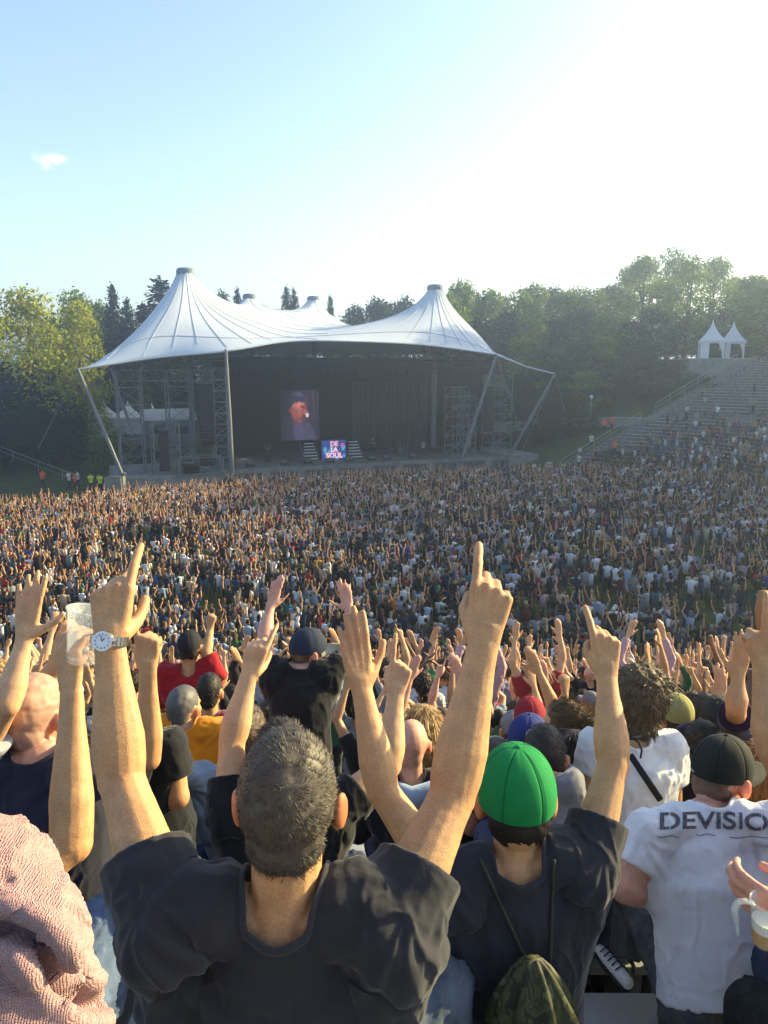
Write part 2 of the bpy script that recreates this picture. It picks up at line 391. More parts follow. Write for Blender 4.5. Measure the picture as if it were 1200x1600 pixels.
for k in range(KC-6, KC+1):      # near rows round the camera: boards one by one
    c = math.atan2(0-CY, 0-CX); w = .055+.018*(KC-k)
    e = bench_row(k, c+w, c-w, 5 if k > KC-3 else 7, True)
    nm = {0: 'grey bench boards on the row of the grey-haired man in the black t-shirt', 1: 'grey bench boards on the row of the man in the green cap',
          2: 'grey bench boards on the row just in front of the green-capped man', 3: 'grey bench boards on the row behind the woman with the white top',
          4: 'grey bench boards under the row of the man in the orange t-shirt', 5: 'grey bench boards one row below the orange t-shirt', 6: 'grey bench boards two rows below the orange t-shirt'}[KC-k]
    tag(e, nm, 'bench', 'benches of the near terrace')
upn = 0
for k in range(8, NROW+1):       # the right stand
    if k in (PATHROW, PATHROW+1): continue
    e = bench_row(k, ENDS[k]-.01, ENDS[k]-.62, 22)
    if k < PATHROW: s = '%s bench row below the walkway in the right-hand stand' % ['topmost', 'second', 'third', 'fourth', 'fifth', 'sixth', 'seventh', 'eighth', 'ninth'][PATHROW-1-k]
    else:
        j = k-PATHROW-2; w_ = 'first second third fourth fifth sixth seventh eighth ninth tenth eleventh twelfth thirteenth fourteenth fifteenth sixteenth seventeenth eighteenth nineteenth twentieth twenty-first'.split()
        s = '%s empty grey bench row above the walkway in the right-hand stand' % w_[j]
    tag(e, s, 'bench', 'bench rows of the right-hand stand')
# handrails
def handrail(name, pts, label, h=1.0):
    e = empty(name, pts[0]); o = Vector(pts[0]); P = [Vector(p)-o for p in pts]
    r = MB()
    for a, b in zip(P, P[1:]): r.bar(a+Vector((0, 0, h)), b+Vector((0, 0, h)), .06); r.bar(a+Vector((0, 0, h*.5)), b+Vector((0, 0, h*.5)), .04)
    r.build('rail', M['rail'], e)
    for p in P: MB().bar(p, p+Vector((0, 0, h)), .05).build('post', M['rail'], e)
    return tag(e, label, 'handrail')
def cutpt(s, off, z=0): p = CUTA+CUTD*s+Vector((-CUTD.y, CUTD.x))*off; return (p.x, p.y, max(0, s*.385+z))
handrail('handrail', [cutpt(s, .3, .25) for s in (16, 18.5, 21, 23.5, 26, 28.5, 31)], 'steel handrail climbing the edge of the stand beside the white tents')
handrail('handrail', [cutpt(s, .3, .25) for s in (1, 3.5, 6, 8.5, 11, 13.5)], 'steel handrail down the lower edge of the right-hand stand by the grass bank')
handrail('handrail', [(CX+r*math.cos(-.10), CY+r*math.sin(-.10), (r-31)/TREAD*RISE) for r in (31.5+8, 44, 48)], 'steel handrail on the steps through the right-hand crowd')
handrail('handrail', [(-44, 86, 2.2), (-40, 82.5, 1.6), (-36, 79.5, .9), (-32.5, 77, .3), (-30.5, 75.5, 0)], 'thin steel handrail on the grass slope left of the stage')

# ------------------------------------------------------------------ stage
O = Vector((-2, 81, 0)); U = Vector((.918, .397, 0)); Vd = Vector((-.397, .918, 0))
RS = np.array([[U.x, Vd.x, 0], [U.y, Vd.y, 0], [0, 0, 1]])
def S(a, b, z): return O+U*a+Vd*b+Vector((0, 0, z))
def sbox(mb, a0, a1, b0, b1, z0, z1, mi=0): return mb.box(S((a0+a1)/2, (b0+b1)/2, (z0+z1)/2), (a1-a0, b1-b0, z1-z0), RS, mi)
st = empty('concert_stage', O)
def sp(name, mbx, m, par=st, **k):
    me = mbx.mesh(name)
    for q in (m if isinstance(m, (list, tuple)) else [m]): me.materials.append(q)
    root = par
    off = Vector(par.location) if par.parent is None else Vector(par.parent.location)
    c = get_co(me) - np.array(off); set_co(me, c); return link(name, me, par, **k)
sp('platform', sbox(MB(), -15.5, 17.5, 0, 16, 0, 1.5), M['concrete'])
sp('deck', sbox(MB(), -15.3, 17.3, .15, 16, 1.504, 1.56), M['deck'])
sp('side_wing', sbox(MB(), -25, -15.52, -1.2, 10, 0, 1.35), M['concrete'])
sp('side_wing', sbox(MB(), 17.52, 21.5, -.6, 9, 0, 1.6), M['concrete'])
sp('back_wall', sbox(MB(), -13, 17, 13.6, 14, 1.6, 12.2), M['dark'])
sp('side_cloth', sbox(MB(), 16.7, 17, 5, 13.5, 1.6, 11.5), M['dark']); sp('side_cloth', sbox(MB(), -13.2, -12.9, 6, 13.5, 1.6, 11.5), M['dark'])
sp('roof_cloth', sbox(MB(), -14, 17, 1.2, 14, 12.3, 12.5), M['dark'])
cu = MB()
for i in range(34):
    a = 3.0+i*.3; sbox(cu, a, a+.26, 11.5+(.12 if i % 2 else 0), 11.75, 1.6, 9.8)
sp('curtain', cu, M['curtain'])
tr = MB()                      # front roof truss
for z in (11.4, 12.1):
    for b in (.8, 1.4): tr.bar(S(-14, b, z), S(17.2, b, z), .09)
for i in range(42):
    a = -14+i*.745; tr.bar(S(a, .8, 11.4 if i % 2 else 12.1), S(a+.745, .8, 12.1 if i % 2 else 11.4), .05)
sp('roof_truss', tr, M['pa'])
lx = MB()
for i in range(22):
    a = -12.5+i*1.35+(.3*math.sin(i*2.3)); lx = MB(); lx.box(S(a, 1.9+.8*(i % 3), 10.9), (.3, .35, .45), RS); lx.bar(S(a, 1.9+.8*(i % 3), 11.1), S(a, 1.9+.8*(i % 3), 12.3), .05); sp('stage_light', lx, M['pa'])
pass
gr = MB()
for i in range(9): sbox(gr, -14+i*3.7, -11.2+i*3.7, -.03, -.002, .25, 1.1)
sp('front_panel', gr, M['deck'])
tag(st, 'black-draped open concert stage with concrete platform under the white tent roof', 'stage')
# screens
def px_img(name, mbx, m, par): return sp(name, mbx, m, par)
def emi(name, c, s=1.0):
    m, nt, b = newmat(name); b.inputs['Base Color'].default_value = (.01, .01, .01, 1); b.inputs['Emission Color'].default_value = (*c, 1); b.inputs['Emission Strength'].default_value = s; return m
scr = empty('video_screen', S(-3.2, 12.8, 0))
def spoly(mbx, pts, b, mi=0):   # pts (a,z) polygon on the plane b
    mbx.add([S(a, b, z) for a, z in pts], [tuple(range(len(pts)))], mi)
def circ(ca, cz, ra, rz, n=22, a0=0, a1=2*math.pi, wob=0): return [(ca+ra*math.cos(t)*(1+wob*math.sin(3*t+1)), cz+rz*math.sin(t)*(1+wob*math.sin(3*t+1))) for t in [a0+(a1-a0)*i/(n-1 if a1-a0 < 6.2 else n) for i in range(n)]]
SA, SZ = -5.5, 3.0; SW, SH = 4.7, 5.9
sp('frame', sbox(MB(), SA-.1, SA+SW+.1, 12.72, 12.9, SZ-.1, SZ+SH+.1), M['pa'], scr)
def q(u, v): return (SA+u*SW, SZ+v*SH)
bq = 12.71; PW, PH = 96, 122
cols = [(.008, .006, .02), (.035, .012, .016), (.015, .008, .016), (.03, .022, .05), (.05, .04, .10), (.26, .055, .05), (.09, .02, .025), (.42, .13, .10), (.006, .004, .012), (.07, .02, .022), (.4, .35, .4), (.018, .018, .045), (.05, .045, .09)]
img = np.zeros((PH, PW, 3)); uu0, vv0 = np.meshgrid((np.arange(PW)+.5)/PW, (np.arange(PH)+.5)/PH)
def pl(pts, d, mi):
    ins = np.zeros(uu0.shape, bool); n = len(pts)
    for i in range(n):
        (xa, ya), (xb, yb) = pts[i], pts[(i+1) % n]
        if abs(ya-yb) < 1e-9: continue
        ins ^= ((ya > vv0) != (yb > vv0)) & (uu0 < (xb-xa)*(vv0-ya)/(yb-ya)+xa)
    img[ins] = cols[mi]
def soft(n):
    global img
    for _ in range(n): P_ = np.pad(img, ((1, 1), (1, 1), (0, 0)), 'edge'); img = (P_[:-2, 1:-1]+P_[2:, 1:-1]+P_[1:-1, :-2]+P_[1:-1, 2:]+P_[1:-1, 1:-1])/5
pl([(0, 0), (1, 0), (1, 1), (0, 1)], 0, 0)
for u0, c_ in ((.66, 1), (.74, 2), (.83, 1), (.9, 2)): pl([(u0, .35), (u0+.05, .35), (u0+.05, .98), (u0, .98)], 1, c_)
pl([(.05, 0), (.0, .25), (.08, .42), (.2, .5), (.35, .42), (.55, .4), (.75, .34), (.86, .18), (.9, 0)], 2, 3)     # jacket
pl([(.36, 0), (.3, .3), (.42, .4), (.56, .36), (.6, 0)], 3, 4)                                                  # shirt
pl([(.25, .36), (.28, .62), (.55, .62), (.5, .34)], 4, 6)                                                       # neck
pl([(.22, .6), (.26, .78), (.4, .86), (.56, .84), (.64, .72), (.655, .62), (.70, .56), (.655, .53), (.66, .47), (.62, .45), (.62, .40), (.5, .35), (.38, .4), (.28, .5)], 5, 5)  # face in profile
pl([(.3, .68), (.4, .8), (.56, .8), (.6, .7), (.5, .66), (.4, .6)], 6, 7)
pl([(.17, .60), (.13, .8), (.22, .93), (.42, .995), (.58, .96), (.68, .84), (.665, .735), (.5, .765), (.36, .75), (.27, .66)], 7, 11); pl([(.30, .88), (.42, .96), (.55, .93), (.60, .86), (.45, .90)], 7, 12)  # dark cap
pl([(.5, .655), (.6, .66), (.6, .69), (.5, .685)], 8, 8); pl([(.54, .46), (.64, .47), (.63, .5), (.55, .5)], 8, 8)
pl([(.60, .52), (.47, .43), (.38, .46), (.36, .53), (.44, .42), (.56, .38), (.64, .42)], 8, 9)
pl(circ(.69, .5, .045, .04), 9, 10); pl([(.72, .47), (.98, .38), (.99, .41), (.735, .51)], 9, 8)
soft(4); pt_ = np.stack([uu0.ravel()*9, vv0.ravel()*11, 0*uu0.ravel()], 1); img *= (1+.45*vnoise(pt_, 77, 4).reshape(uu0.shape))[..., None].clip(.3, 1.8)
img *= (.45+1.1*np.clip((uu0-.15)*1.5, 0, 1))[..., None]                       # the footage is darker at the singer's back
pl([(.565, .64), (.615, .648), (.61, .66), (.565, .655)], 0, 8); pl([(.60, .475), (.66, .485), (.655, .497), (.60, .49)], 0, 8); soft(1)
V = []; F = []; C_ = []
for j in range(PH):
    for i in range(PW):
        k = len(V); V += [S(*(lambda p: (p[0], bq, p[1]))(q(u, v))) for u, v in ((i/PW, j/PH), ((i+1)/PW, j/PH), ((i+1)/PW, (j+1)/PH), (i/PW, (j+1)/PH))]; F.append((k, k+1, k+2, k+3)); C_ += [[*img[j, i], 1]]*4
pm_, nt_, b_ = newmat('screen_picture'); vc_ = nt_.nodes.new('ShaderNodeVertexColor'); vc_.layer_name = 'Col'; nt_.links.new(vc_.outputs[0], b_.inputs['Emission Color']); b_.inputs['Emission Strength'].default_value = .55; b_.inputs['Base Color'].default_value = (.01, .01, .01, 1)
po = sp('picture', MB().add(V, F), pm_, scr); ca_ = po.data.color_attributes.new('Col', 'FLOAT_COLOR', 'POINT'); ca_.data.foreach_set('color', np.array(C_, dtype=np.float32).ravel())
tag(scr, 'upright video screen showing a singer in a dark cap at a microphone', 'video screen')
# DJ booth
dj = empty('dj_booth', S(-2.6, 3.6, 0))
D0, DW, DZ, DH = -3.6, 2.8, 1.65, 2.05
sp('booth_box', sbox(MB(), D0-.05, D0+DW+.05, 3.6, 4.7, 1.56, DZ+DH+.05), M['pa'], dj)
im = MB(); spoly(im, [(D0, DZ), (D0+DW, DZ), (D0+DW, DZ+DH), (D0, DZ+DH)], 3.59, 0)
for i in range(34):
    ca, cz = D0+.2+random.random()*(DW-.4), DZ+.15+random.random()*(DH-.3); r = .10+.14*random.random()
    cc = random.choice((1, 1, 2, 2, 3, 4)); 
    for s_ in range(5): t = s_*1.2566; spoly(im, circ(ca+r*.7*math.cos(t), cz+r*.7*math.sin(t), r*.5, r*.5, 8), 3.585-.001*i, cc)
    spoly(im, circ(ca, cz, r*.4, r*.4, 8), 3.584-.001*i, 3)
sp('screen', im, [emi('booth_tone_%d' % i, c, .45) for i, c in enumerate([(.02, .05, .25), (.05, .25, .6), (.03, .4, .5), (.4, .1, .35), (.01, .02, .1)])], dj)
def text_mesh(s, size, bold=0, align='CENTER', depth=0):
    cu = bpy.data.curves.new('t', 'FONT'); cu.body = s; cu.size = size; cu.align_x = align; cu.align_y = 'CENTER'; cu.offset = bold; cu.extrude = depth
    o = bpy.data.objects.new('t', cu); COL.objects.link(o); dg = bpy.context.evaluated_depsgraph_get()
    me = bpy.data.meshes.new_from_object(o.evaluated_get(dg)); bpy.data.objects.remove(o); return me
for s_, z, sz, c_, dd in (('DE', DZ+1.66, .72, (.8, .55, .7), 0), ('LA', DZ+1.04, .70, (.9, .75, .85), 0), ('SOUL', DZ+.40, .76, (.9, .75, .85), 0)):
    for bold, off, colr in ((.055, 3.53, (.5, .02, .25)), (.025, 3.52, c_)):
        me = text_mesh(s_, sz, bold); c = get_co(me); w = np.array([list(S(D0+DW/2+x, off, z+y)-dj.location) for x, y, _ in c]); set_co(me, w)
        me.materials.append(emi('letter_tone', colr, .42)); link('lettering', me, dj)
tag(dj, 'DJ booth with a bright screen of pink DE LA SOUL letters on blue flowers', 'dj booth')
def steps(a0, lab):
    e = empty('stage_steps', S(a0+.8, 3.8, 0))
    for i in range(6):
        sp('tread', sbox(MB(), a0+.12*i, a0+1.6, 3.6+.3*i, 3.9+.3*i, 1.75+i*.3, 1.82+i*.3), M['white'], e)
    for a in (a0+.05, a0+1.55):
        sp('side_rail', MB().bar(S(a, 3.6, 1.6), S(a, 5.4, 3.5), .06), M['alu'], e)
    tag(e, lab, 'steps', 'white steps beside the DJ booth')
steps(-5.6, 'white-edged stage steps left of the DJ booth'); steps(-.45, 'white-edged stage steps right of the DJ booth')
for i, a in enumerate((-12, -8.4, -5.8, -3.4, -1.2, 1.4, 3.2, 6.4)):
    e = empty('stage_monitor', S(a, 1.2, 1.56), math.atan2(U.y, U.x))
    m_ = MB().add([(-.4, 0, 0), (.4, 0, 0), (.4, .6, 0), (-.4, .6, 0), (-.4, .12, .2), (.4, .12, .2), (.4, .6, .5), (-.4, .6, .5)], [(3, 2, 1, 0), (0, 1, 5, 4), (1, 2, 6, 5), (2, 3, 7, 6), (3, 0, 4, 7), (4, 5, 6, 7)])
    m_.build('cabinet', M['pa'], e); MB().box((0, .36, .365), (.68, .42, .02), np.array(Matrix.Rotation(.56, 3, 'X'))).build('grille', M['deck'], e)
    tag(e, ['black wedge monitor near the left end of the stage front', 'black wedge monitor in front of the big video screen', 'black wedge monitor before the left steps', 'black wedge monitor before the DJ booth', 'black wedge monitor right of the DJ booth', 'black wedge monitor before the right steps', 'black wedge monitor before the curtain', 'black wedge monitor before the drum kit'][i], 'stage monitor', 'wedge monitors along the stage edge')
# drum kit
e = empty('drum_kit', S(7.2, 7, 1.56), math.atan2(U.y, U.x))
MB().tube([(0, -.35, .4), (0, .35, .4)], [.4, .4], 16, caps='ff').build('bass_drum', M['deck'], e)
for x, z, r in ((-.35, .95, .2), (.35, .95, .2), (.9, .45, .28), (-.9, .55, .22)): MB().tube([(x, 0, z-.13), (x, 0, z+.13)], [r, r], 12, caps='ff').build('drum', M['deck'], e)
for x, y, z in ((-1.1, .1, 1.4), (1.1, .1, 1.45), (.3, .5, 1.65)):
    c_ = MB().tube([(x, y, z), (x, y, z+.03)], [.33, .05], 14, caps='ff').build('cymbal', M['steel'], e); MB().bar((x, y, 0), (x, y, z), .03).build('cymbal_stand', M['alu'], c_)
tag(e, 'dark drum kit with cymbals right of centre on the stage', 'drum kit')
# lattice towers and scaffolds
def lattice(name, a, b, w, z0, z1, label, bays, cat='tower', dep=None, lean=0):
    dep = dep or w; e = empty(name, S(a, b, z0)); o = e.location
    C4 = [(-w/2, -dep/2), (w/2, -dep/2), (w/2, dep/2), (-w/2, dep/2)]
    for x, y in C4: sp('post', MB().bar(S(a+x, b+y, z0), S(a+x, b+y, z1), .11), M['alu'], e)
    br = MB(); ld = MB()
    for i in range(bays+1):
        z = z0+(z1-z0)*i/bays
        for j in range(4):
            p, r = C4[j], C4[(j+1) % 4]; ld.bar(S(a+p[0], b+p[1], z), S(a+r[0], b+r[1], z), .07)
            if i < bays:
                zn = z0+(z1-z0)*(i+1)/bays
                if (i+j) % 2: br.bar(S(a+p[0], b+p[1], z), S(a+r[0], b+r[1], zn), .06)
                else: br.bar(S(a+r[0], b+r[1], z), S(a+p[0], b+p[1], zn), .06)
    sp('ledger', ld, M['alu'], e, kind='stuff'); sp('brace', br, M['alu'], e, kind='stuff')
    return tag(e, label, cat, 'lattice towers holding the stage equipment')
lattice('scaffold_tower', -23.2, 3, 2.2, 1.35, 11.2, 'scaffold tower at the far left of the stage', 6)
lattice('scaffold_tower', -20.3, 1.2, 2.4, 1.35, 6.3, 'low scaffold tower below the left hanging speakers', 4)
lattice('scaffold_tower', -18.2, 5, 2.4, 1.35, 11.2, 'scaffold tower behind the left speaker stack', 6)
lattice('lattice_tower', -14.8, 1.4, 1.5, 1.56, 11.4, 'square lattice tower just left of the stage opening', 9)
lattice('lattice_tower', 12.6, 3.0, 2.0, 1.56, 9.3, 'lattice tower inside the right end of the stage', 7)
lattice('lattice_tower', 15.0, 5.0, 1.6, 1.56, 8.2, 'second lattice tower inside the right end of the stage', 6)
lattice('lattice_tower', 18.0, 3.0, 2.4, 1.6, 10.6, 'lattice tower at the right outer edge of the stage', 8)
lattice('scaffold_tower', -17.4, -.5, 4.2, 1.35, 3.0, 'low railed scaffold platform at the left front of the stage', 1, dep=1.6)
def rig(mb_):
    for a, b, z in ((-23.2, 3, 11.2),): pass
g = MB()
for z in (10.2, 11.2): g.bar(S(-24.3, 3, z), S(-13.9, 3, z), .1)
for i in range(14): g.bar(S(-24.3+i*.74, 3, 10.2 if i % 2 else 11.2), S(-24.3+(i+1)*.74, 3, 11.2 if i % 2 else 10.2), .06)
eb = empty('gantry_beam', S(-19, 3, 10.2)); sp('chord', g, M['alu'], eb); tag(eb, 'horizontal lattice beam across the scaffold left of the stage', 'gantry')
def pa_array(a, b, z1, n, label, w=1.25):
    e = empty('speaker_array', S(a, b, z1)); z = z1
    for i in range(n):
        tilt = .0+.012*i*i*.3; R = RS @ np.array(Matrix.Rotation(-tilt, 3, 'X')); off = -.02*i*i*.25
        mbx = MB().box(S(a, b+off*.2, z-.19), (w, .7, .36), R); sp('cabinet', mbx, M['pa'], e); z -= .385
    sp('rigging_frame', MB().bar(S(a-w/2, b, z1+.12), S(a+w/2, b, z1+.12), .1), M['alu'], e)
    return tag(e, label, 'loudspeakers', 'hanging loudspeaker arrays')
pa_array(-16.4, .6, 9.9, 15, 'tall black speaker array hanging left of the stage opening'); pa_array(-20.6, .2, 5.6, 10, 'smaller speaker array hung in the left scaffold', .9)
pa_array(15.5, .9, 9.4, 13, 'dark speaker array hanging at the right end of the stage', 1.0)
e = empty('mixing_desk', S(-17.4, 0, 1.35)); sp('table', sbox(MB(), -19, -15.9, -.6, .6, 2.1, 2.25), M['pa'], e)
sp('rack', sbox(MB(), -18.8, -17.4, -.2, .5, 1.36, 2.08), M['pa'], e); sp('rack', sbox(MB(), -17.2, -16.2, -.2, .5, 2.26, 3.0), M['pa'], e); tag(e, 'black equipment desk and racks on the low left scaffold', 'equipment')
# ------------------------------------------------------------------ tent roof (tensile membrane over four masts)
tipL = atY(122, 577, 69.5); M1 = atY(353, 549, 73.0); arch = atY(530, 533, 78.5); FR = atY(776, 554, 86.0); tipR = atY(867, 584, 87.5)
pk = [atY(290, 427, 83.5), atY(680, 452, 92.5), atY(390, 466, 99.0), atY(490, 469, 106)]
BLc = Vector((-27.5, 98, 12.6)); BRc = Vector((17.5, 110, 13.0)); BMid = Vector((-14, 113, 13.5))
def bez(P, n):                 # piecewise quadratic-ish interpolation through control points by Catmull-Rom
    out = []; Q = [P[0]*2-P[1]]+list(P)+[P[-1]*2-P[-2]]
    for i in range(n+1):
        t = i/n*(len(P)-1); k = min(int(t), len(P)-2); f = t-k; a, b, c, d = Q[k:k+4]
        out.append(.5*((2*b)+(c-a)*f+(a*2-b*5+c*4-d)*f*f+(b*3-a-c*3+d)*f**3))
    return out
NU, NV = 180, 110
L1 = (tipL+M1)/2+Vector((.35, 1.6, -.15)); 
front = bez([tipL, tipL*.5+M1*.5+Vector((.2, 1.1, .25)), M1, M1*.5+arch*.5+Vector((-.2, .7, .38)), arch, arch*.5+FR*.5+Vector((.2, .6, .35)), FR], NU)
back = bez([BLc, BMid, Vector((3, 116, 13.5)), BRc], NU)
left = bez([tipL, (tipL+BLc)/2+Vector((2.6, 0, .5)), BLc], NV); right = bez([FR, (FR+BRc)/2+Vector((-1.2, 0, .4)), BRc], NV)
G = np.zeros((NV+1, NU+1, 3))
fr, bk, lf, rt = [np.array([list(p) for p in q_]) for q_ in (front, back, left, right)]
for i in range(NV+1):
    v = i/NV; u = np.linspace(0, 1, NU+1)[:, None]
    G[i] = (1-v)*fr+v*bk+(1-u)*lf[i]+u*rt[i]-((1-u)*(1-v)*fr[0]+u*(1-v)*fr[-1]+(1-u)*v*bk[0]+u*v*bk[-1])
fix = np.zeros((NV+1, NU+1), bool); fix[0] = fix[-1] = True; fix[:, 0] = fix[:, -1] = True
RR = [.95, .95, .85, .85]; H0 = 8.0
for P, r in zip(pk, RR):
    d = np.hypot(G[..., 0]-P.x, G[..., 1]-P.y); m_ = d < r
    if not m_.any(): m_ = d <= d.min()+1e-6
    fix |= m_; G[..., 2][m_] = P.z
Z = G[..., 2].copy(); E = lambda z: np.maximum((z-H0)/13, 1e-3)**(1/.42); D = lambda h: H0+13*np.maximum(h, 1e-9)**.42
hh = E(Z)
for it in range(5000):
    av = .25*(hh[:-2, 1:-1]+hh[2:, 1:-1]+hh[1:-1, :-2]+hh[1:-1, 2:])
    hh[1:-1, 1:-1] = np.where(fix[1:-1, 1:-1], hh[1:-1, 1:-1], hh[1:-1, 1:-1]+1.0*(av-hh[1:-1, 1:-1]))
G[..., 2] = D(hh)
tent = empty('tent_roof', (pk[0].x, pk[0].y, 12))
tl = np.array(tent.location)
faces = [(i*(NU+1)+j, i*(NU+1)+j+1, (i+1)*(NU+1)+j+1, (i+1)*(NU+1)+j) for i in range(NV) for j in range(NU)]
mem = MB().add(G.reshape(-1, 3)-tl, faces).build('membrane', M['membrane'], tent, smooth=True)
sm = mem.modifiers.new('t', 'SOLIDIFY'); sm.thickness = .04
bvh = BVHTree.FromPolygons([Vector(p) for p in (G.reshape(-1, 3))], faces)
def drop(x, y):
    h = bvh.ray_cast(Vector((x, y, 60)), Vector((0, 0, -1))); return h[0]
def seam_along(pts, w=.06):
    m_ = MB(); prev = None
    for x, y in pts:
        h = drop(x, y)
        if h is None: prev = None; continue
        h = h+Vector((0, 0, .03))
        if prev is not None: m_.bar(prev-tent.location, h-tent.location, w, .04)
        prev = h
    if m_.n: m_.build('seam', M['seam'], tent)
for ip, P in enumerate(pk):
    ns = 28 if ip < 2 else 14
    for i in range(ns):
        a = 2*math.pi*i/ns+.1; c, s = math.cos(a), math.sin(a)
        Lm = 15 if ip == 0 else 13 if ip == 1 else 9
        seam_along([(P.x+c*r, P.y+s*r) for r in np.geomspace(.9, Lm, 22)], .03)
    rg = MB().tube([P-tent.location+Vector((0, 0, -.15)), P-tent.location+Vector((0, 0, .3)), P-tent.location+Vector((0, 0, .5))], [RR[ip]*1.0, RR[ip]*1.02, RR[ip]*.8], 20, caps='ff')
    rg.build('mast_cap', M['ringcap'], tent, smooth=False)
seam_along([(x*.93+y_*.07, a*.93+b_*.07) for (x, a), (y_, b_) in zip([(p[0], p[1]) for p in fr[4:-4]], [(p[0], p[1]) for p in bk[4:-4]])], .05)
ec = MB()
ec.tube([Vector(p)-tent.location for p in fr[::4]], [.09]*len(fr[::4]), 6); ec.build('edge_cable', M['seam'], tent)
ec = MB(); ec.tube([Vector(p)-tent.location for p in lf[::5]], [.08]*len(lf[::5]), 6); ec.build('edge_cable', M['seam'], tent)
MB().tube([FR-tent.location, FR*.5+tipR*.5+Vector((0, 0, -.25))-tent.location, tipR-tent.location], [.16, .09, .09], 6).build('edge_cable', M['membrane'], tent)
tag(tent, 'large white tensile tent roof with pointed mast cones over the stage', 'tent roof')
def mast(name, a, b, r, label, caps=None):
    e = empty(name, b); MB().tube([Vector((0, 0, 0)), (a-b)*.5, a-b], [r, r*1.1, r*.7], 10, side=(1, .01, 0)).build('tube', M['alu'], e, smooth=True)
    MB().ell(Vector((0, 0, .1)), (r*2, r*2, .15)).build('foot', M['alu'], e)
    return tag(e, label, 'mast', 'masts and struts of the tent roof')
mast('tent_mast', M1+Vector((0, 0, .1)), Vector((M1.x+.15, 73.3, 0)), .2, 'slim vertical steel mast in front of the stage left of centre')
mast('tent_strut', tipL, atY(191, 742, 69.5), .17, 'leaning steel strut under the left tip of the tent roof')
mast('tent_strut', atY(174, 577, 80), atY(208, 680, 80), .15, 'thin dark strut behind the left leaning strut')
mast('tent_strut', FR, atY(720, 722, 83.5), .18, 'leaning steel strut at the right corner of the tent roof')
mast('tent_strut', tipR, atY(797, 712, 88), .18, 'outermost steel strut leaning right beyond the stage')
for P, b_ in zip(pk, ('front left', 'front right', 'rear left', 'rear right')):
    mast('tent_mast', P, Vector((P.x, P.y, 2.0)), .3, 'dark inner mast under the %s cone of the tent roof' % b_)
def cable(a, b, label, r=.035):
    e = empty('guy_cable', b); MB().tube([Vector((0, 0, 0)), a-b], [r, r], 6, side=(1, .01, 0)).build('rope', M['alu'], e); tag(e, label, 'cable', 'guy cables of the tent roof')
cable(FR, atY(812, 672, 87), 'guy cable from the right roof corner down to the outer strut', .05); cable(tipR, atY(888, 660, 95), 'guy cable from the right tip to the bank', .04)
cable(tipR, atY(805, 730, 86), 'thin guy cable below the right strut'); cable(tipL, atY(60, 700, 74), 'guy cable from the left roof tip into the dark trees', .05)
# concrete blocks and small kit at stage sides
e = empty('concrete_block', atY(182, 777, 69.5)); MB().box((0, 0, .95), (1.5, 1.5, 1.9)).build('block', M['concrete'], e); MB().bar((-.6, -.6, 1.95), (.6, -.6, 1.95), .08).build('edge_strip', M['alu'], e); tag(e, 'grey concrete anchor block at the foot of the left strut', 'block')
# ------------------------------------------------------------------ trees
def leaf_quads(C, N, size, r, flat=.5):
    """one small quad per centre, normals N jittered"""
    n = len(C); J = r.normal(size=(n, 3)); nn = N+J*flat; nn /= np.linalg.norm(nn, axis=1)[:, None]
    t = np.cross(nn, r.normal(size=(n, 3))); t /= np.linalg.norm(t, axis=1)[:, None]; b = np.cross(nn, t)
    s = size*(.6+.8*r.random(n))[:, None]
    V = np.stack([C-t*s, C-b*s*.6, C+t*s, C+b*s*.6], 1).reshape(-1, 3)
    return V
def quads_mesh(name, V, m):
    n = len(V)//4; me = bpy.data.meshes.new(name); me.vertices.add(len(V)); me.vertices.foreach_set('co', V.astype(np.float32).ravel())
    me.loops.add(4*n); me.loops.foreach_set('vertex_index', np.arange(4*n, dtype=np.int32)); me.polygons.add(n)
    me.polygons.foreach_set('loop_start', np.arange(0, 4*n, 4, dtype=np.int32)); me.polygons.foreach_set('loop_total', np.full(n, 4, dtype=np.int32))
    me.materials.append(m); me.update(calc_edges=True); me.validate(); return me
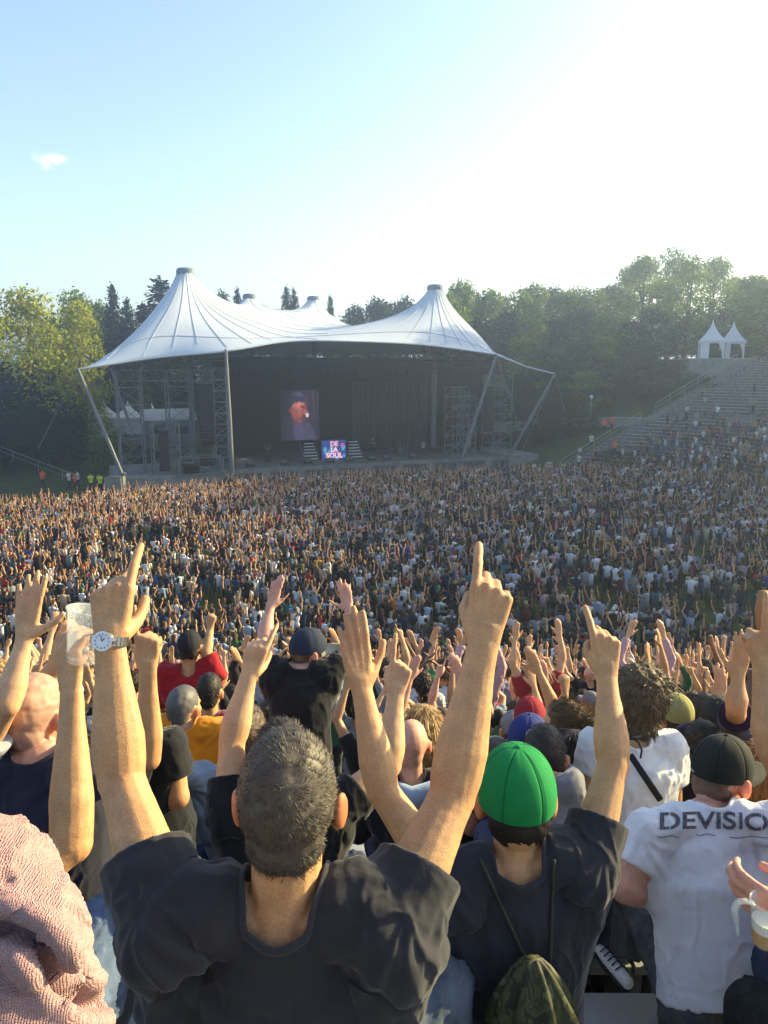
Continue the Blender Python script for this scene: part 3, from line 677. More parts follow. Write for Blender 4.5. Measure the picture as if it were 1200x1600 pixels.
def tree_mesh(kind, seed, m, n=5200, size=.22):
    """unit tree: height 1 along z scaled later; returns trunk mesh, crown mesh"""
    r = np.random.default_rng(seed); tb = MB(); C = []; N = []
    H = 16.
    if kind == 'broad':
        tb.tube([(0, 0, -1), (.1, 0, H*.25), (.3*r.normal(), .3*r.normal(), H*.5), (.5*r.normal(), .5*r.normal(), H*.8)], [.42, .32, .22, .08], 8)
        cl = []
        for i in range(34):
            a = r.random()*6.283; z = H*(.22+.72*r.random()); q = (z/H-.2)/.8; w = 4.6*math.sin(min(1, q*1.05+.12)*math.pi)**.55*(.45+.6*r.random())
            cl.append((w*math.cos(a), w*math.sin(a), z+.4*r.normal(), 1.0+1.2*r.random()))
            if i % 3 == 0: tb.tube([(0, 0, z*.62), (w*.5*math.cos(a), w*.5*math.sin(a), z*.85), (w*math.cos(a), w*math.sin(a), z)], [.14, .08, .03], 5)
        cl.append((0, 0, H*.9, 1.5)); w = np.array([c[3]**2 for c in cl]); w /= w.sum()
        for c, q in zip(cl, w):
            k = max(20, int(n*q)); d = r.normal(size=(k, 3)); d /= np.linalg.norm(d, axis=1)[:, None]; rr = c[3]*(.55+.5*r.random(k)**.6)
            p = d*rr[:, None]*[1.15, 1.15, .8]+np.array(c[:3]); p += r.normal(size=p.shape)*.16; C.append(p); N.append(d)
    elif kind == 'pine':
        tb.tube([(0, 0, -1), (0, 0, H*.5), (0, 0, H)], [.3, .2, .03], 7); k0 = 46
        for i in range(k0):
            z = H*(.14+.85*i/k0); L = (1-(z/H))**.75*4.3*(.6+.6*r.random())+.15
            for j in range(5):
                a = j*1.2566+i*.9+r.random()*.5; k = max(6, int(n/k0/5*L/1.6)); t = r.random(k)**.7
                p = np.stack([np.cos(a)*L*t, np.sin(a)*L*t, z-.35*L*t*t+.1*r.normal(size=k)], 1)+r.normal(size=(k, 3))*.14
                C.append(p); N.append(np.tile([0, 0, 1.], (k, 1)))
                if i % 4 == 0: tb.tube([(0, 0, z), (np.cos(a)*L*.8, np.sin(a)*L*.8, z-.2*L)], [.05, .02], 4)
    elif kind == 'bush':
        H = 4.
        tb.tube([(0, 0, -.5), (0, 0, 2.2)], [.15, .06], 6)
        for i in range(20):
            c = r.normal(size=3)*[1.3, 1.3, .7]+[0, 0, 1.9]; c[2] = max(.6, c[2]); k = n//20; d = r.normal(size=(k, 3)); d /= np.linalg.norm(d, axis=1)[:, None]
            C.append(c+d*(.6+.5*r.random((k, 1)))); N.append(d)
    C = np.concatenate(C); N = np.concatenate(N); V = leaf_quads(C, N, size, r, .7)
    tm = tb.mesh('trunk'); tm.materials.append(M['bark'])
    return tm, quads_mesh('crown', V, m)
TM = {'lime': [tree_mesh('broad', 10+i, M['lime'], 9000, .17) for i in range(2)], 'green': [tree_mesh('broad', 20+i, M['leaf'], 6500, .2) for i in range(5)],
      'dark': [tree_mesh('broad', 30+i, M['leafd'], 6000, .22) for i in range(3)], 'pine': [tree_mesh('pine', 40+i, M['needle'], 5200, .2) for i in range(3)],
      'bush': [tree_mesh('bush', 50+i, M['leafd'], 1800, .13) for i in range(2)], 'gbush': [tree_mesh('bush', 60, M['leaf'], 1800, .13)]}
TREE_N = {}
def tree(kind, i, x, y, z, h, w, label, group, name):
    tm, cm = TM[kind][i % len(TM[kind])]; base = 4. if 'bush' in kind else 16.
    e = empty(name, (x, y, z), random.random()*6.28)
    e.scale = (w, w, h/base)
    t = link('trunk', tm, e); c = link('crown', cm, e)
    return tag(e, label, 'shrub' if 'bush' in kind else 'tree', group)
def tree_px(kind, i, px, py_top, Y, wid, label, group='trees behind the arena', name=None, zb=None):
    p = atY(px, py_top, Y); z = (hill(p.x, p.y) if zb is None else zb)-.2
    name = name or {'pine': 'conifer_tree', 'bush': 'shrub', 'gbush': 'shrub'}.get(kind, 'broadleaf_tree')
    return tree(kind, i, p.x, p.y, z, p.z-z, wid/ (9. if kind not in ('pine', 'bush', 'gbush') else 4. if kind == 'pine' else 4.4), label, group, name)
# left side
tree_px('lime', 0, 38, 443, 92, 12.5, 'huge round tree with bright yellow-green leaves at the far left')
tree_px('lime', 1, 118, 470, 96, 7.5, 'smaller yellow-green tree beside the huge round one')
tree_px('green', 0, 112, 446, 112, 10, 'mid-green tree rising behind the yellow-green tree'); tree_px('green', 1, 150, 475, 118, 7, 'mid-green tree just left of the left conifers')
for k, (x, y, Y, w, lb) in enumerate([(174, 440, 112, 4.2, 'slender dark conifer left of the tent roof'), (197, 462, 110, 3.6, 'shorter dark conifer beside the slender one'), (250, 430, 120, 8.5, 'broad dark conifer touching the left slope of the tent roof'), (222, 470, 118, 7, 'dark conifer between the slender and the broad one'),
        (370, 446, 135, 3.2, 'conifer tip above the saddle left of the rear tent cone'), (345, 458, 132, 6, 'greenish tree top right of the tall left tent cone'), (447, 444, 140, 4.2, 'twin-tipped conifer between the rear tent cones'), (459, 447, 140, 3.4, 'conifer close beside the twin-tipped one'), (516, 458, 140, 2.6, 'small conifer tip right of the rear tent cones'),
        (555, 478, 145, 8, 'low pine crown above the middle of the tent roof'), (590, 470, 145, 9, 'rounded pine crown above the middle of the tent roof'), (632, 466, 142, 8, 'pine crown just left of the right tent cone'), (610, 474, 150, 9, 'pine crown in the gap before the right tent cone')]):
    tree_px('pine' if k not in (5, 9, 10, 11, 12) else 'dark', k, x, y, Y, w, lb)
for k, (x, y, Y, w) in enumerate([(5, 562, 88, 6), (45, 558, 90, 6), (85, 575, 91, 5), (108, 612, 93, 3), (25, 600, 86, 7), (70, 612, 87, 6)]):
    tree_px('pine' if k < 3 else 'dark', k, x, y, Y, w, ['dark evergreen tree at the left border below the yellow-green tree', 'dark evergreen tree under the middle of the yellow-green tree', 'dark evergreen tree by the left tip of the tent roof', 'dark leafy tree beside the left leaning strut', 'lowest dark leafy tree at the left border', 'dark leafy tree on the grass slope at the left'][k])
for k, (x, y, Y, w) in enumerate([(160, 664, 86, 3.4), (192, 672, 88, 3.0), (215, 690, 86, 4)]):
    tree_px('gbush' if k < 2 else 'bush', k, x, y, Y, w, ['leafy green shrub behind the left strut', 'green shrub in front of the white tents', 'dark shrub behind the left scaffold'][k], 'shrubs beside the stage')
for k in range(7): # behind the stage
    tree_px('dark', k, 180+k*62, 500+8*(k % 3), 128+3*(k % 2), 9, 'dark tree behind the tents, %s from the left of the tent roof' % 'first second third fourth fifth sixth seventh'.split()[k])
# right bank: the forest wall
top = [(700, 450), (722, 447), (745, 452), (768, 455), (790, 459), (812, 450), (836, 447), (862, 455), (884, 452), (905, 448), (930, 447), (955, 452), (985, 420), (1010, 402), (1052, 383), (1080, 398), (1120, 404), (1150, 440), (1180, 428), (1205, 436)]
near_w = ['just right of the right tent cone', 'behind the right slope of the tent roof', 'above the right strut', 'on the bank behind the guards', 'left of the white tents', 'behind the white tents', 'at the right border']
for k, (x, y) in enumerate(top):
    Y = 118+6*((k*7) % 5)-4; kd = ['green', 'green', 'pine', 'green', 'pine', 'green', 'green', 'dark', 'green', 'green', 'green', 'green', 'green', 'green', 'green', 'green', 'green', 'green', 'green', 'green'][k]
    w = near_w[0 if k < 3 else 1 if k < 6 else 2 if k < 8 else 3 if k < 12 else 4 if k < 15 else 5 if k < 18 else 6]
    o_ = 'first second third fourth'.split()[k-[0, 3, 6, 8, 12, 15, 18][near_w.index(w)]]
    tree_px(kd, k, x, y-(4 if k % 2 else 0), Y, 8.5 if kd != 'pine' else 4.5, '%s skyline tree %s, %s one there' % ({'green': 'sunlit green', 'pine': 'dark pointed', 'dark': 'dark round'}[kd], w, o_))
ORD = 'first second third fourth fifth sixth seventh eighth ninth tenth eleventh twelfth thirteenth fourteenth fifteenth'.split()
belt = []
for row, (y, Y, n_, w) in enumerate([(492, 112, 13, 8), (535, 106, 12, 7.5), (590, 100, 10, 6.5)]):
    for i in range(n_):
        x = 715+(1215-715)*(i+.5*(row % 2))/n_
        if row == 2 and x > 1040: continue
        if row == 1 and x > 1060: Y_ = 118
        elif row == 0 and x > 1060: Y_ = 122
        else: Y_ = Y
        belt.append((x, y+10*math.sin(i*2.1+row), Y_+2*math.sin(i*1.7), w, row, i))
for x, y, Y, w, row, i in belt:
    z = near_w[0 if x < 760 else 1 if x < 830 else 2 if x < 890 else 3 if x < 990 else 4 if x < 1090 else 5 if x < 1160 else 6]
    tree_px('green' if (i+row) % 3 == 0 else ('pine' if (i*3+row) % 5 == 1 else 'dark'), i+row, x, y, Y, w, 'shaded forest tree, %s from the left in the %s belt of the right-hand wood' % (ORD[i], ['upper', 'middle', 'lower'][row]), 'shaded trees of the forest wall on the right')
# off-frame trees on the right rim: the same wood goes on and throws the evening shade over the right of the arena
for i in range(30):
    a = math.radians(49-(i//2)*5.2-(2.6 if i % 2 else 0)); r = 76+3*(i % 3)+(7 if i % 2 else 0); x, y = CX+r*math.cos(a), CY+r*math.sin(a)
    tree('dark' if i % 2 else 'green', i, x, y, 12.0, (12 if to_px((x, y, 20))[0] < 1290 and to_px((x, y, 20))[2] > 0 else 21 if a > .03 else 15)+2.5*(i % 3), 1.35, 'tall rim tree beyond the right edge of the picture', 'rim trees beyond the right edge', 'broadleaf_tree')
for k, (x, y, Y) in enumerate([(905, 636, 94), (925, 628, 96), (1000, 610, 99), (870, 640, 95), (1082, 578, 98), (850, 655, 94)]):
    tree_px('bush', k, x, y, Y, 4, 'dark shrub on the bank ' + ['behind the orange-vested pair', 'right of the orange-vested pair', 'below the white tents', 'left of the lamp post', 'beside the tent platform', 'beyond the right strut'][k], 'shrubs beside the stage')
# ------------------------------------------------------------------ pagoda tents
def pagoda(loc, w, h, label, open_front=True, rz=0, group=None, wh=2.3):
    e = empty('pagoda_tent', loc, rz); n = 10; m_ = MB(); V = []; F = []
    for j in range(n+1):
        t = j/n; r = w/2*((1-t)**1.7*.97+.03); z = wh+(h-wh)*t
        for k in range(4):
            sx, sy = ((-1, -1), (1, -1), (1, 1), (-1, 1))[k]; V.append((sx*r, sy*r, z))
    for j in range(n):
        for k in range(4): a = j*4+k; b = j*4+(k+1) % 4; F.append((a, b, b+4, a+4))
    m_.add(V, F).build('roof', M['tentw'], e); MB().bar((0, 0, h-.2), (0, 0, h+.35), .06).build('finial', M['alu'], e)
    va = MB()
    for sx, sy, lx, ly in ((0, -1, w, .03), (0, 1, w, .03), (-1, 0, .03, w), (1, 0, .03, w)): va.box((sx*(w/2+.02), sy*(w/2+.02), wh-.12), (lx, ly, .3))
    va.build('valance', M['tentw'], e)
    for sx in (-1, 1):
        for sy in (-1, 1): MB().bar((sx*w/2*.98, sy*w/2*.98, 0), (sx*w/2*.98, sy*w/2*.98, wh), .07).build('pole', M['alu'], e)
    (MB().box((0, w/2-.05, wh/2), (w*.94, .03, wh)).build('back_wall', M['tentw'], e) if not open_front else MB().box((0, 0, .5), (w*.8, .5, 1.0)).build('counter', M['dark'], e))
    MB().box((-w/2+.05, 0, wh/2), (.03, w*.92, wh)).build('side_wall', M['tentw'], e)
    MB().box((-w*.3, -w/2+.04, wh/2), (w*.36, .03, wh)).build('front_panel', M['tentw'], e)
    if not open_front: MB().box((w*.2, -w/2+.04, wh/2), (w*.56, .03, wh)).build('front_panel', M['tentw'], e)
    cu_ = MB(); cu_.add([(w*.12, -w/2+.02, wh), (w*.45, -w/2+.02, wh), (w*.45, -w/2+.02, 0), (w*.40, -w/2, 0), (w*.38, -w/2, .9), (w*.28, -w/2, 1.7)], [(0, 5, 4, 3, 2, 1)])
    if open_front: cu_.build('drawn_curtain', M['tentw'], e)
    return tag(e, label, 'tent', group)
p1 = atY(1110, 561, 104); p2 = atY(1140, 560, 106)
PZ = min(p1.z, 12.9)
e = empty('tent_platform', (p1.x, p1.y, 0)); MB().box((.4, .8, PZ-1.3), (8.6, 7.5, 2.6)).build('wall', M['concrete'], e); MB().box((.4, .8, PZ-.02+.03), (8.8, 7.7, .1)).build('coping', M['plaster'], e)
tag(e, 'low concrete retaining platform under the two white tents', 'platform')
pagoda((p1.x, p1.y, PZ+.06), 3.1, 5.0, 'left one of the two white peaked tents at the top of the right stand', True, -.3, 'white peaked tents on the right rim')
pagoda((p2.x+.5, p2.y+.6, PZ+.06), 3.0, 5.0, 'right one of the two white peaked tents, behind the other', True, -.3, 'white peaked tents on the right rim')
for k, (px, py, Y, s) in enumerate([(162, 624, 100, 3.7), (199, 624, 102, 3.7), (237, 628, 112, 3.4), (270, 630, 118, 3.0), (140, 632, 106, 3.4)]):
    p = atY(px, py, Y); zb = hill(p.x, p.y); pagoda((p.x, p.y, p.z-4.5), s, 4.3, ['white peaked backstage tent behind the left strut', 'second white peaked backstage tent from the left', 'white peaked tent seen through the left scaffold', 'small white peaked tent beside the left speaker array', 'white peaked tent half hidden by the dark trees'][k], False, .3, 'white peaked tents backstage', 2.2)
    MB().box((p.x, p.y, (p.z-4.5)/2-.3), (s*1.2, s*1.2, max(.1, p.z-4.5)-.5)).build('backstage_ground', M['concrete'], kind='structure') if p.z-4.5 > .8 else None
# backstage building and truck
def house(loc, w, d, h, rz, label, nwin, roofm):
    e = empty('backstage_building', loc, rz); MB().box((0, 0, h/2-1), (w, d, h+2)).build('wall', M['roofg'], e)
    MB().add([(-w/2-.3, -d/2-.3, h), (w/2+.3, -d/2-.3, h), (w/2+.3, d/2+.3, h), (-w/2-.3, d/2+.3, h), (-w/2-.3, 0, h+1.4), (w/2+.3, 0, h+1.4)], [(0, 1, 5, 4), (2, 3, 4, 5), (0, 4, 3), (1, 2, 5), (3, 2, 1, 0)]).build('roof', roofm, e)
    for i in range(nwin):
        x = -w/2+(i+.5)*w/nwin; f = MB().box((x, -d/2-.03, h*.55), (w/nwin*.6, .1, h*.4)).build('window', M['rail'], e); MB().box((x, -d/2-.09, h*.55), (w/nwin*.5, .02, h*.33)).build('pane', M['glass'], f)
    return tag(e, label, 'building')
a_ = atY(205, 606, 124); house((a_.x, a_.y, 4.2), 17, 7, a_.z-4.2-.6, .35, 'long grey-roofed backstage building behind the white tents', 6, M['plaster'])
a_ = atY(262, 655, 104); house((a_.x, a_.y, 1.8), 6.5, 5, a_.z-1.8, .35, 'pale container hut with sloping roof seen through the scaffold', 2, M['plaster'])
# lamp posts and speakers on the bank
for k, (px, py, Y) in enumerate([(924, 622, 95), (906, 705, 88)]):
    p = atY(px, py, Y); zb = hill(p.x, p.y); e = empty('lamp_post', (p.x, p.y, zb)); MB().bar((0, 0, 0), (0, 0, p.z-zb), .1).build('pole', M['rail'], e); MB().ell((0, 0, p.z-zb+.15), (.22, .22, .25)).build('lamp_head', M['tentw'], e)
    tag(e, ['thin lamp post on the bank left of the two orange vests', 'short lamp post on the grass below the lone orange vest'][k], 'lamp post')
# ------------------------------------------------------------------ people: engine
def nv(v): v = np.array(v, float); return v/(np.linalg.norm(v)+1e-12)
A3 = lambda v: np.array([v[0], v[1], v[2]], float)
SKIN = {'fair': (.60, .355, .19), 'tan': (.52, .29, .135), 'pink': (.62, .32, .22), 'dark': (.20, .10, .06)}
FING = [(.027, .092, (.045, .027, .022)), (.009, .095, (.050, .031, .023)), (-.010, .090, (.046, .028, .022)), (-.028, .081, (.036, .021, .019))]
POSES = {'point': ((0, 4, 3), (80, 100, 55), (84, 102, 55), (86, 100, 55)), 'fist': ((80, 98, 50),)*4, 'pointf': ((24, 10, 5), (58, 104, 60), (62, 106, 60), (66, 104, 60)), 'open': ((-4, 5, 4), (-2, 7, 5), (0, 9, 6), (4, 11, 8)), 'relaxed': ((12, 22, 15), (18, 28, 20), (24, 32, 20), (28, 34, 22)),
         'v': ((0, 3, 3), (0, 4, 3), (78, 100, 50), (82, 100, 50)), 'hold': ((30, 42, 30), (32, 44, 30), (34, 44, 30), (38, 42, 30))}
def hand(b, wr, d, side, pose='open', s=1.0, fat=1.0, spread=4, thumb=None, n=8):
    """d wrist->knuckles, side towards the thumb; palm normal = the way the fingers curl"""
    d = nv(d); side = nv(side-d*np.dot(side, d)) if isinstance(side, np.ndarray) else nv(np.array(side)-d*np.dot(side, d))
    return _hand(b, A3(wr), d, side, pose, s, fat, spread, thumb, n)
def _hand(b, wr, d, side, pose, s, fat, spread, thumb, n, palm=None):
    palm = _hand.palm if palm is None else palm
    palm = nv(palm-d*np.dot(palm, d)-side*np.dot(palm, side))
    P = POSES[pose]
    for i, (off, dist, L) in enumerate(FING):
        k = wr+(d*dist+side*off)*s; root = wr+(d*.012+side*off*.55)*s
        mc = (.0125, .0125, .0122, .0115)[i]*s*fat
        b.tube([root, (root+k)/2+palm*.002, k], [mc*1.05, mc*1.08, mc*.93], n, side=side)
        ext = P[i][0] < 40; sp_ = math.radians((1.2-i*.9)*spread*(1.6 if pose == 'v' and i < 2 else 1)) if ext else 0
        dd = nv(d*math.cos(sp_)+side*math.sin(sp_)); a = 0; pts = [k-dd*.01*s]; r0 = (.0098, .0100, .0096, .0085)[i]*s*fat; p = k.copy()
        pts.append(p.copy())
        for j, l in enumerate(L):
            a += math.radians(P[i][j]); v = dd*math.cos(a)+palm*math.sin(a); q = p+v*l*s
            if j < 2: pts.append((p+q)/2)
            pts.append(q); p = q
        rr = [r0*1.08, r0*1.1, r0*.98, r0*1.02, r0*.9, r0*.93, r0*.78]
        b.tube(pts, rr[:len(pts)], n, side=side)
    for i in range(3):          # webs between the knuckles keep the palm one surface
        o1, o2 = FING[i], FING[i+1]; b.tube([wr+(d*.03+side*(o1[0]+o2[0])*.4)*s, wr+(d*(o1[1]+o2[1])*.47+side*(o1[0]+o2[0])/2)*s], [.0115*s*fat, .0095*s*fat], n, side=side)
    tb = wr+(d*.018+side*.018+palm*.004)*s
    th = thumb or ('out' if pose in ('open', 'relaxed') else 'in')
    if th == 'out': D1, D2, D3 = side*.62+d*.75+palm*.15, side*.55+d*.85+palm*.1, side*.4+d*.95+palm*.05
    elif th == 'along': D1, D2, D3 = side*.28+d*.45+palm*.6, side*.1+d*.75+palm*.7, d+palm*.6
    elif th == 'wide': D1, D2, D3 = side*.8+d*.55+palm*.1, side*.75+d*.65, side*.6+d*.8
    elif th == 'grip': D1, D2, D3 = side*.45+d*.6+palm*.7, side*.1+d*.7+palm*.8, d*.7+palm*.7-side*.3
    else: D1, D2, D3 = side*.42+d*.8+palm*.42, -side*.15+d*.72+palm*.62, -side*.85+d*.35+palm*.3
    tl = .86 if th == 'along' else 1.0; p1 = tb+nv(D1)*.046*s*tl; p2 = p1+nv(D2)*.034*s*tl; p3 = p2+nv(D3)*.027*s*tl
    b.tube([tb, (tb+p1)/2, p1, (p1+p2)/2, p2, p3], [.0165*s*fat, .0155*s*fat, .0122*s*fat, .0108*s*fat, .0112*s*fat, .0092*s*fat], n, side=palm)
    b.tube([wr-d*.01*s, wr+d*.03*s], [(.026*s, .0175*s), (.030*s, .016*s)], 10, side=side)
_hand.palm = np.array([0, 1., .1])
ARMR = [(0, .054, .050), (.25, .052, .050), (.55, .046, .045), (.85, .040, .040), (1.0, .039, .042)]
FORR = [(.0, .039, .042), (.12, .044, .041), (.3, .046, .041), (.55, .038, .033), (.8, .030, .024), (1.0, .0275, .0195)]
def arm_tubes(b, sh, el, wr, side, k=1.0, n=14):
    sh, el, wr = A3(sh), A3(el), A3(wr); P = []; R = []
    hinge = nv(np.cross(el-sh, wr-el)) if np.linalg.norm(np.cross(nv(el-sh), nv(wr-el))) > .1 else nv(side)
    for t, a, c in ARMR: P.append(sh+(el-sh)*t); R.append((a*k, c*k))
    b.tube(P, R, n, side=side)
    P = []; R = []
    for t, a, c in FORR: P.append(el+(wr-el)*t); R.append((a*k, c*k))
    b.tube(P, R, n, side=side); b.ell(el, (.041*k, .041*k, .041*k))
def head_geo(b, c, f, u, s=1.0, near=False):
    f = nv(f); u = nv(u-f*np.dot(u, f)) if isinstance(u, np.ndarray) else nv(np.array(u)-f*np.dot(np.array(u), f)); r = np.cross(f, u); AX = np.array([r, f, u]); n, m = (24, 16) if near else (14, 10)
    Q = lambda x, y, z: c+(r*x+f*y+u*z)*s
    b.ell(Q(0, -.008, .022), (.076*s, .097*s, .100*s), AX, n, m)
    b.ell(Q(0, .030, -.045), (.058*s, .062*s, .072*s), AX, n, m)
    b.ell(Q(0, -.045, -.03), (.060*s, .055*s, .06*s), AX, n, m)
    b.ell(Q(0, .066, -.098), (.024*s, .02*s, .018*s), AX)
    b.tube([Q(0, .086, .012), Q(0, .104, -.022), Q(0, .106, -.032)], [.008*s, .012*s, .014*s], 8, side=r)
    b.tube([Q(-.045, .070, .022), Q(-.02, .086, .022), Q(.02, .086, .022), Q(.045, .070, .022)], [.009*s]*4, 8, side=u)
    for z in (-.052, -.064): b.ell(Q(0, .086, z), (.024*s, .010*s, .007*s), AX)
    for sg in (-1, 1):
        b.ell(Q(sg*.040, .060, -.018), (.020*s, .022*s, .022*s), AX)
        e = nv(r*sg*.95+f*-.35); ex = nv(np.cross(u, e)); EA = np.array([e, ex, u])
        b.ell(Q(sg*.087, -.006, -.008), (.009*s, .021*s, .035*s), EA, 12, 9)
        b.ell(Q(sg*.079, -.002, -.030), (.008*s, .013*s, .015*s), EA, 8, 6)
    return r, f, u
def strands(me, fn, n, L, w, seed, m, lift=.3, name='hair'):
    r = np.random.default_rng(seed); co = get_co(me); me.calc_loop_triangles(); nt = len(me.loop_triangles); ti = np.empty(nt*3, dtype=np.int32); me.loop_triangles.foreach_get('vertices', ti); ti = ti.reshape(-1, 3)
    a, b_, c = co[ti[:, 0]], co[ti[:, 1]], co[ti[:, 2]]; ar = np.linalg.norm(np.cross(b_-a, c-a), axis=1); nn = np.cross(b_-a, c-a)/(ar[:, None]+1e-12)
    k = r.choice(nt, n, p=ar/ar.sum()); x, y = r.random((n, 1)), r.random((n, 1)); q = x+y > 1; x[q] = 1-x[q]; y[q] = 1-y[q]
    P = a[k]+(b_[k]-a[k])*x+(c[k]-a[k])*y; N = nn[k]; D = fn(P, N, r); D = D-N*np.sum(D*N, 1)[:, None]; D /= np.linalg.norm(D, axis=1)[:, None]+1e-9
    D = D+N*lift*(.5+r.random((n, 1))); D /= np.linalg.norm(D, axis=1)[:, None]
    T = np.cross(D, N+r.normal(size=N.shape)*.5); T /= np.linalg.norm(T, axis=1)[:, None]
    ll = L*(.5+r.random((n, 1))); P = P-N*.003
    V = np.stack([P-T*w, P+T*w, P+D*ll+T*w*.35, P+D*ll-T*w*.35], 1).reshape(-1, 3); return V
def hair(c, fr, style, vox, seed=1, s=1.0, nst=2500, scale=1.0):
    """returns one hair mesh; fr=(r,f,u)"""
    r, f, u = fr; AX = np.array([r, f, u]); Q = lambda x, y, z: c+(r*x+f*y+u*z)*s; b = MB(); vox = max(vox, .004)
    if style in ('short', 'buzz', 'curly', 'messy'):
        t = {'short': .005, 'buzz': .002, 'curly': .024, 'messy': .030}[style]
        b.ell(Q(0, -.012, .030), ((.0745+t)*s, (.096+t)*s, (.098+t)*s), AX, 24, 16)
        b.ell(Q(0, -.050, -.028), ((.062+t*.6)*s, (.052+t*.6)*s, (.062)*s), AX, 20, 12)
        if style == 'short': b.ell(Q(0, -.012, .058), (.072*s, .090*s, .079*s), AX, 20, 12)
        if style in ('messy',):
            rr = np.random.default_rng(seed)
            for i in range(14): v = nv(rr.normal(size=3)*[1, 1, .7]+[0, -.3, .6]); b.ell(Q(v[0]*.085, v[1]*.09-.01, v[2]*.10+.03), (.034*s,)*3)
            b.tube([Q(0, -.09, -.03), Q(.01, -.10, -.09), Q(.0, -.09, -.14)], [(.06*s, .03*s), (.05*s, .025*s), (.03*s, .02*s)], 10, side=r)
    elif style in ('long', 'bun', 'pony'):
        b.ell(Q(0, -.014, .028), (.089*s, .106*s, .110*s), AX, 24, 16)
        if style == 'long':
            b.tube([Q(0, -.02, .05), Q(0, -.05, -.04), Q(0, -.062, -.14), Q(0, -.075, -.24), Q(0, -.08, -.33)], [(.085*s, .09*s), (.092*s, .075*s), (.094*s, .055*s), (.085*s, .038*s), (.06*s, .022*s)], 16, side=r)
        else:
            b.ell(Q(0, -.055, -.03), (.065*s, .05*s, .06*s), AX, 16, 10)
            if style == 'bun': b.ell(Q(0, -.125, .055), (.042*s, .04*s, .042*s), AX)
            else: b.tube([Q(0, -.10, .06), Q(0, -.15, .03), Q(.01, -.16, -.06), Q(.01, -.14, -.16)], [.022*s, .035*s, .034*s, .012*s], 10, side=r)
    elif style == 'under':     # hair showing below a cap
        b.ell(Q(0, -.050, -.018), (.070*s, .054*s, .064*s), AX, 20, 12)
        b.ell(Q(0, -.012, .020), (.0785*s, .097*s, .07*s), AX, 20, 12)
    me = remeshed(b, 'hair', vox*1.0, 3)
    co = get_co(me); lo = (co-c)@AX.T/s; x, y, z = lo.T
    # cut the face side and below the hairline by pulling those points into the head
    if style in ('long',): hid = np.clip((y-.045)/.02, 0, 1)*np.clip((.075-z)/.03, 0, 1)
    else:
        line = np.where(y < -.02, -.085+np.clip(np.abs(x)-.045, 0, 1)*1.0, np.where(y < .03, .0, .055)); line = np.where(y > .055, .075, line)
        hid = np.clip((line+.010-z)/.014, 0, 1)
        if style in ('bun', 'pony'): hid = hid*(np.hypot(y+.125, z-.0) > 0)*(y > -.115)
        if style == 'messy': hid = hid*(y > -.07)
    ctr = np.array([0, -.005, 0]); lo2 = lo+(ctr-lo)*(hid*.35)[:, None]
    nz_ = vnoise(lo*(28 if style in ('messy', 'curly') else 16), seed, 3)*(.009 if style in ('messy', 'curly') else .0025); nrm = get_no(me)@AX.T
    lo2 = lo2+nrm*(nz_*(1-hid))[:, None]; set_co(me, (lo2*s)@AX+c)
    wh = Q(.012, -.075, .085)
    keep = 1
    def fn(P, N, rg):
        if style in ('curly', 'messy'): return rg.normal(size=P.shape)*.6-u*1.4+(P-wh)*6
        if style == 'long': q = P-Q(0, .02, .13); q /= np.linalg.norm(q, axis=1)[:, None]; return q*.7-u*.8+rg.normal(size=P.shape)*.13
        if style in ('bun', 'pony'): return (Q(0, -.125, .055)-P)+rg.normal(size=P.shape)*.01
        d = P-wh; d /= np.linalg.norm(d, axis=1)[:, None]+1e-6; sw_ = np.cross(N, d); return d+.45*sw_+rg.normal(size=P.shape)*.28
    Ls = {'short': .020, 'buzz': .006, 'curly': .026, 'messy': .024, 'long': .085, 'bun': .045, 'pony': .045, 'under': .02}[style]*s*scale
    V = strands(me, fn, nst, Ls, {'long': .0022, 'messy': .0020}.get(style, .0013)*s*scale, seed, None, {'short': .24, 'buzz': .25, 'curly': .8, 'messy': .18, 'long': .03, 'bun': .06, 'pony': .06}.get(style, .18))
    lo = ((V.reshape(-1, 4, 3)[:, 0]-c)@AX.T)/s; x, y, z = lo.T
    if style == 'long': ok = ~((y > .045) & (z < .075))
    elif style == 'messy': ok = ~((y > -.06) & (z < .02) | (y > .04) & (z < .06))
    else: ok = z > np.where(y < -.02, -.088+np.clip(np.abs(x)-.045, 0, 1), np.where(y < .03, .0, .055))
    V = V.reshape(-1, 4, 3)[ok].reshape(-1, 3)
    base = get_co(me); nb = len(base); nq = len(V)//4
    F = [tuple(p.vertices) for p in me.polygons]+[(nb+4*i, nb+4*i+1, nb+4*i+2, nb+4*i+3) for i in range(nq)]
    out = bpy.data.meshes.new('hair'); out.from_pydata(np.concatenate([base, V]).tolist(), [], F); out.polygons.foreach_set('use_smooth', [True]*len(F)); out.materials.append(M['hair']); out.update(); bpy.data.meshes.remove(me); return out
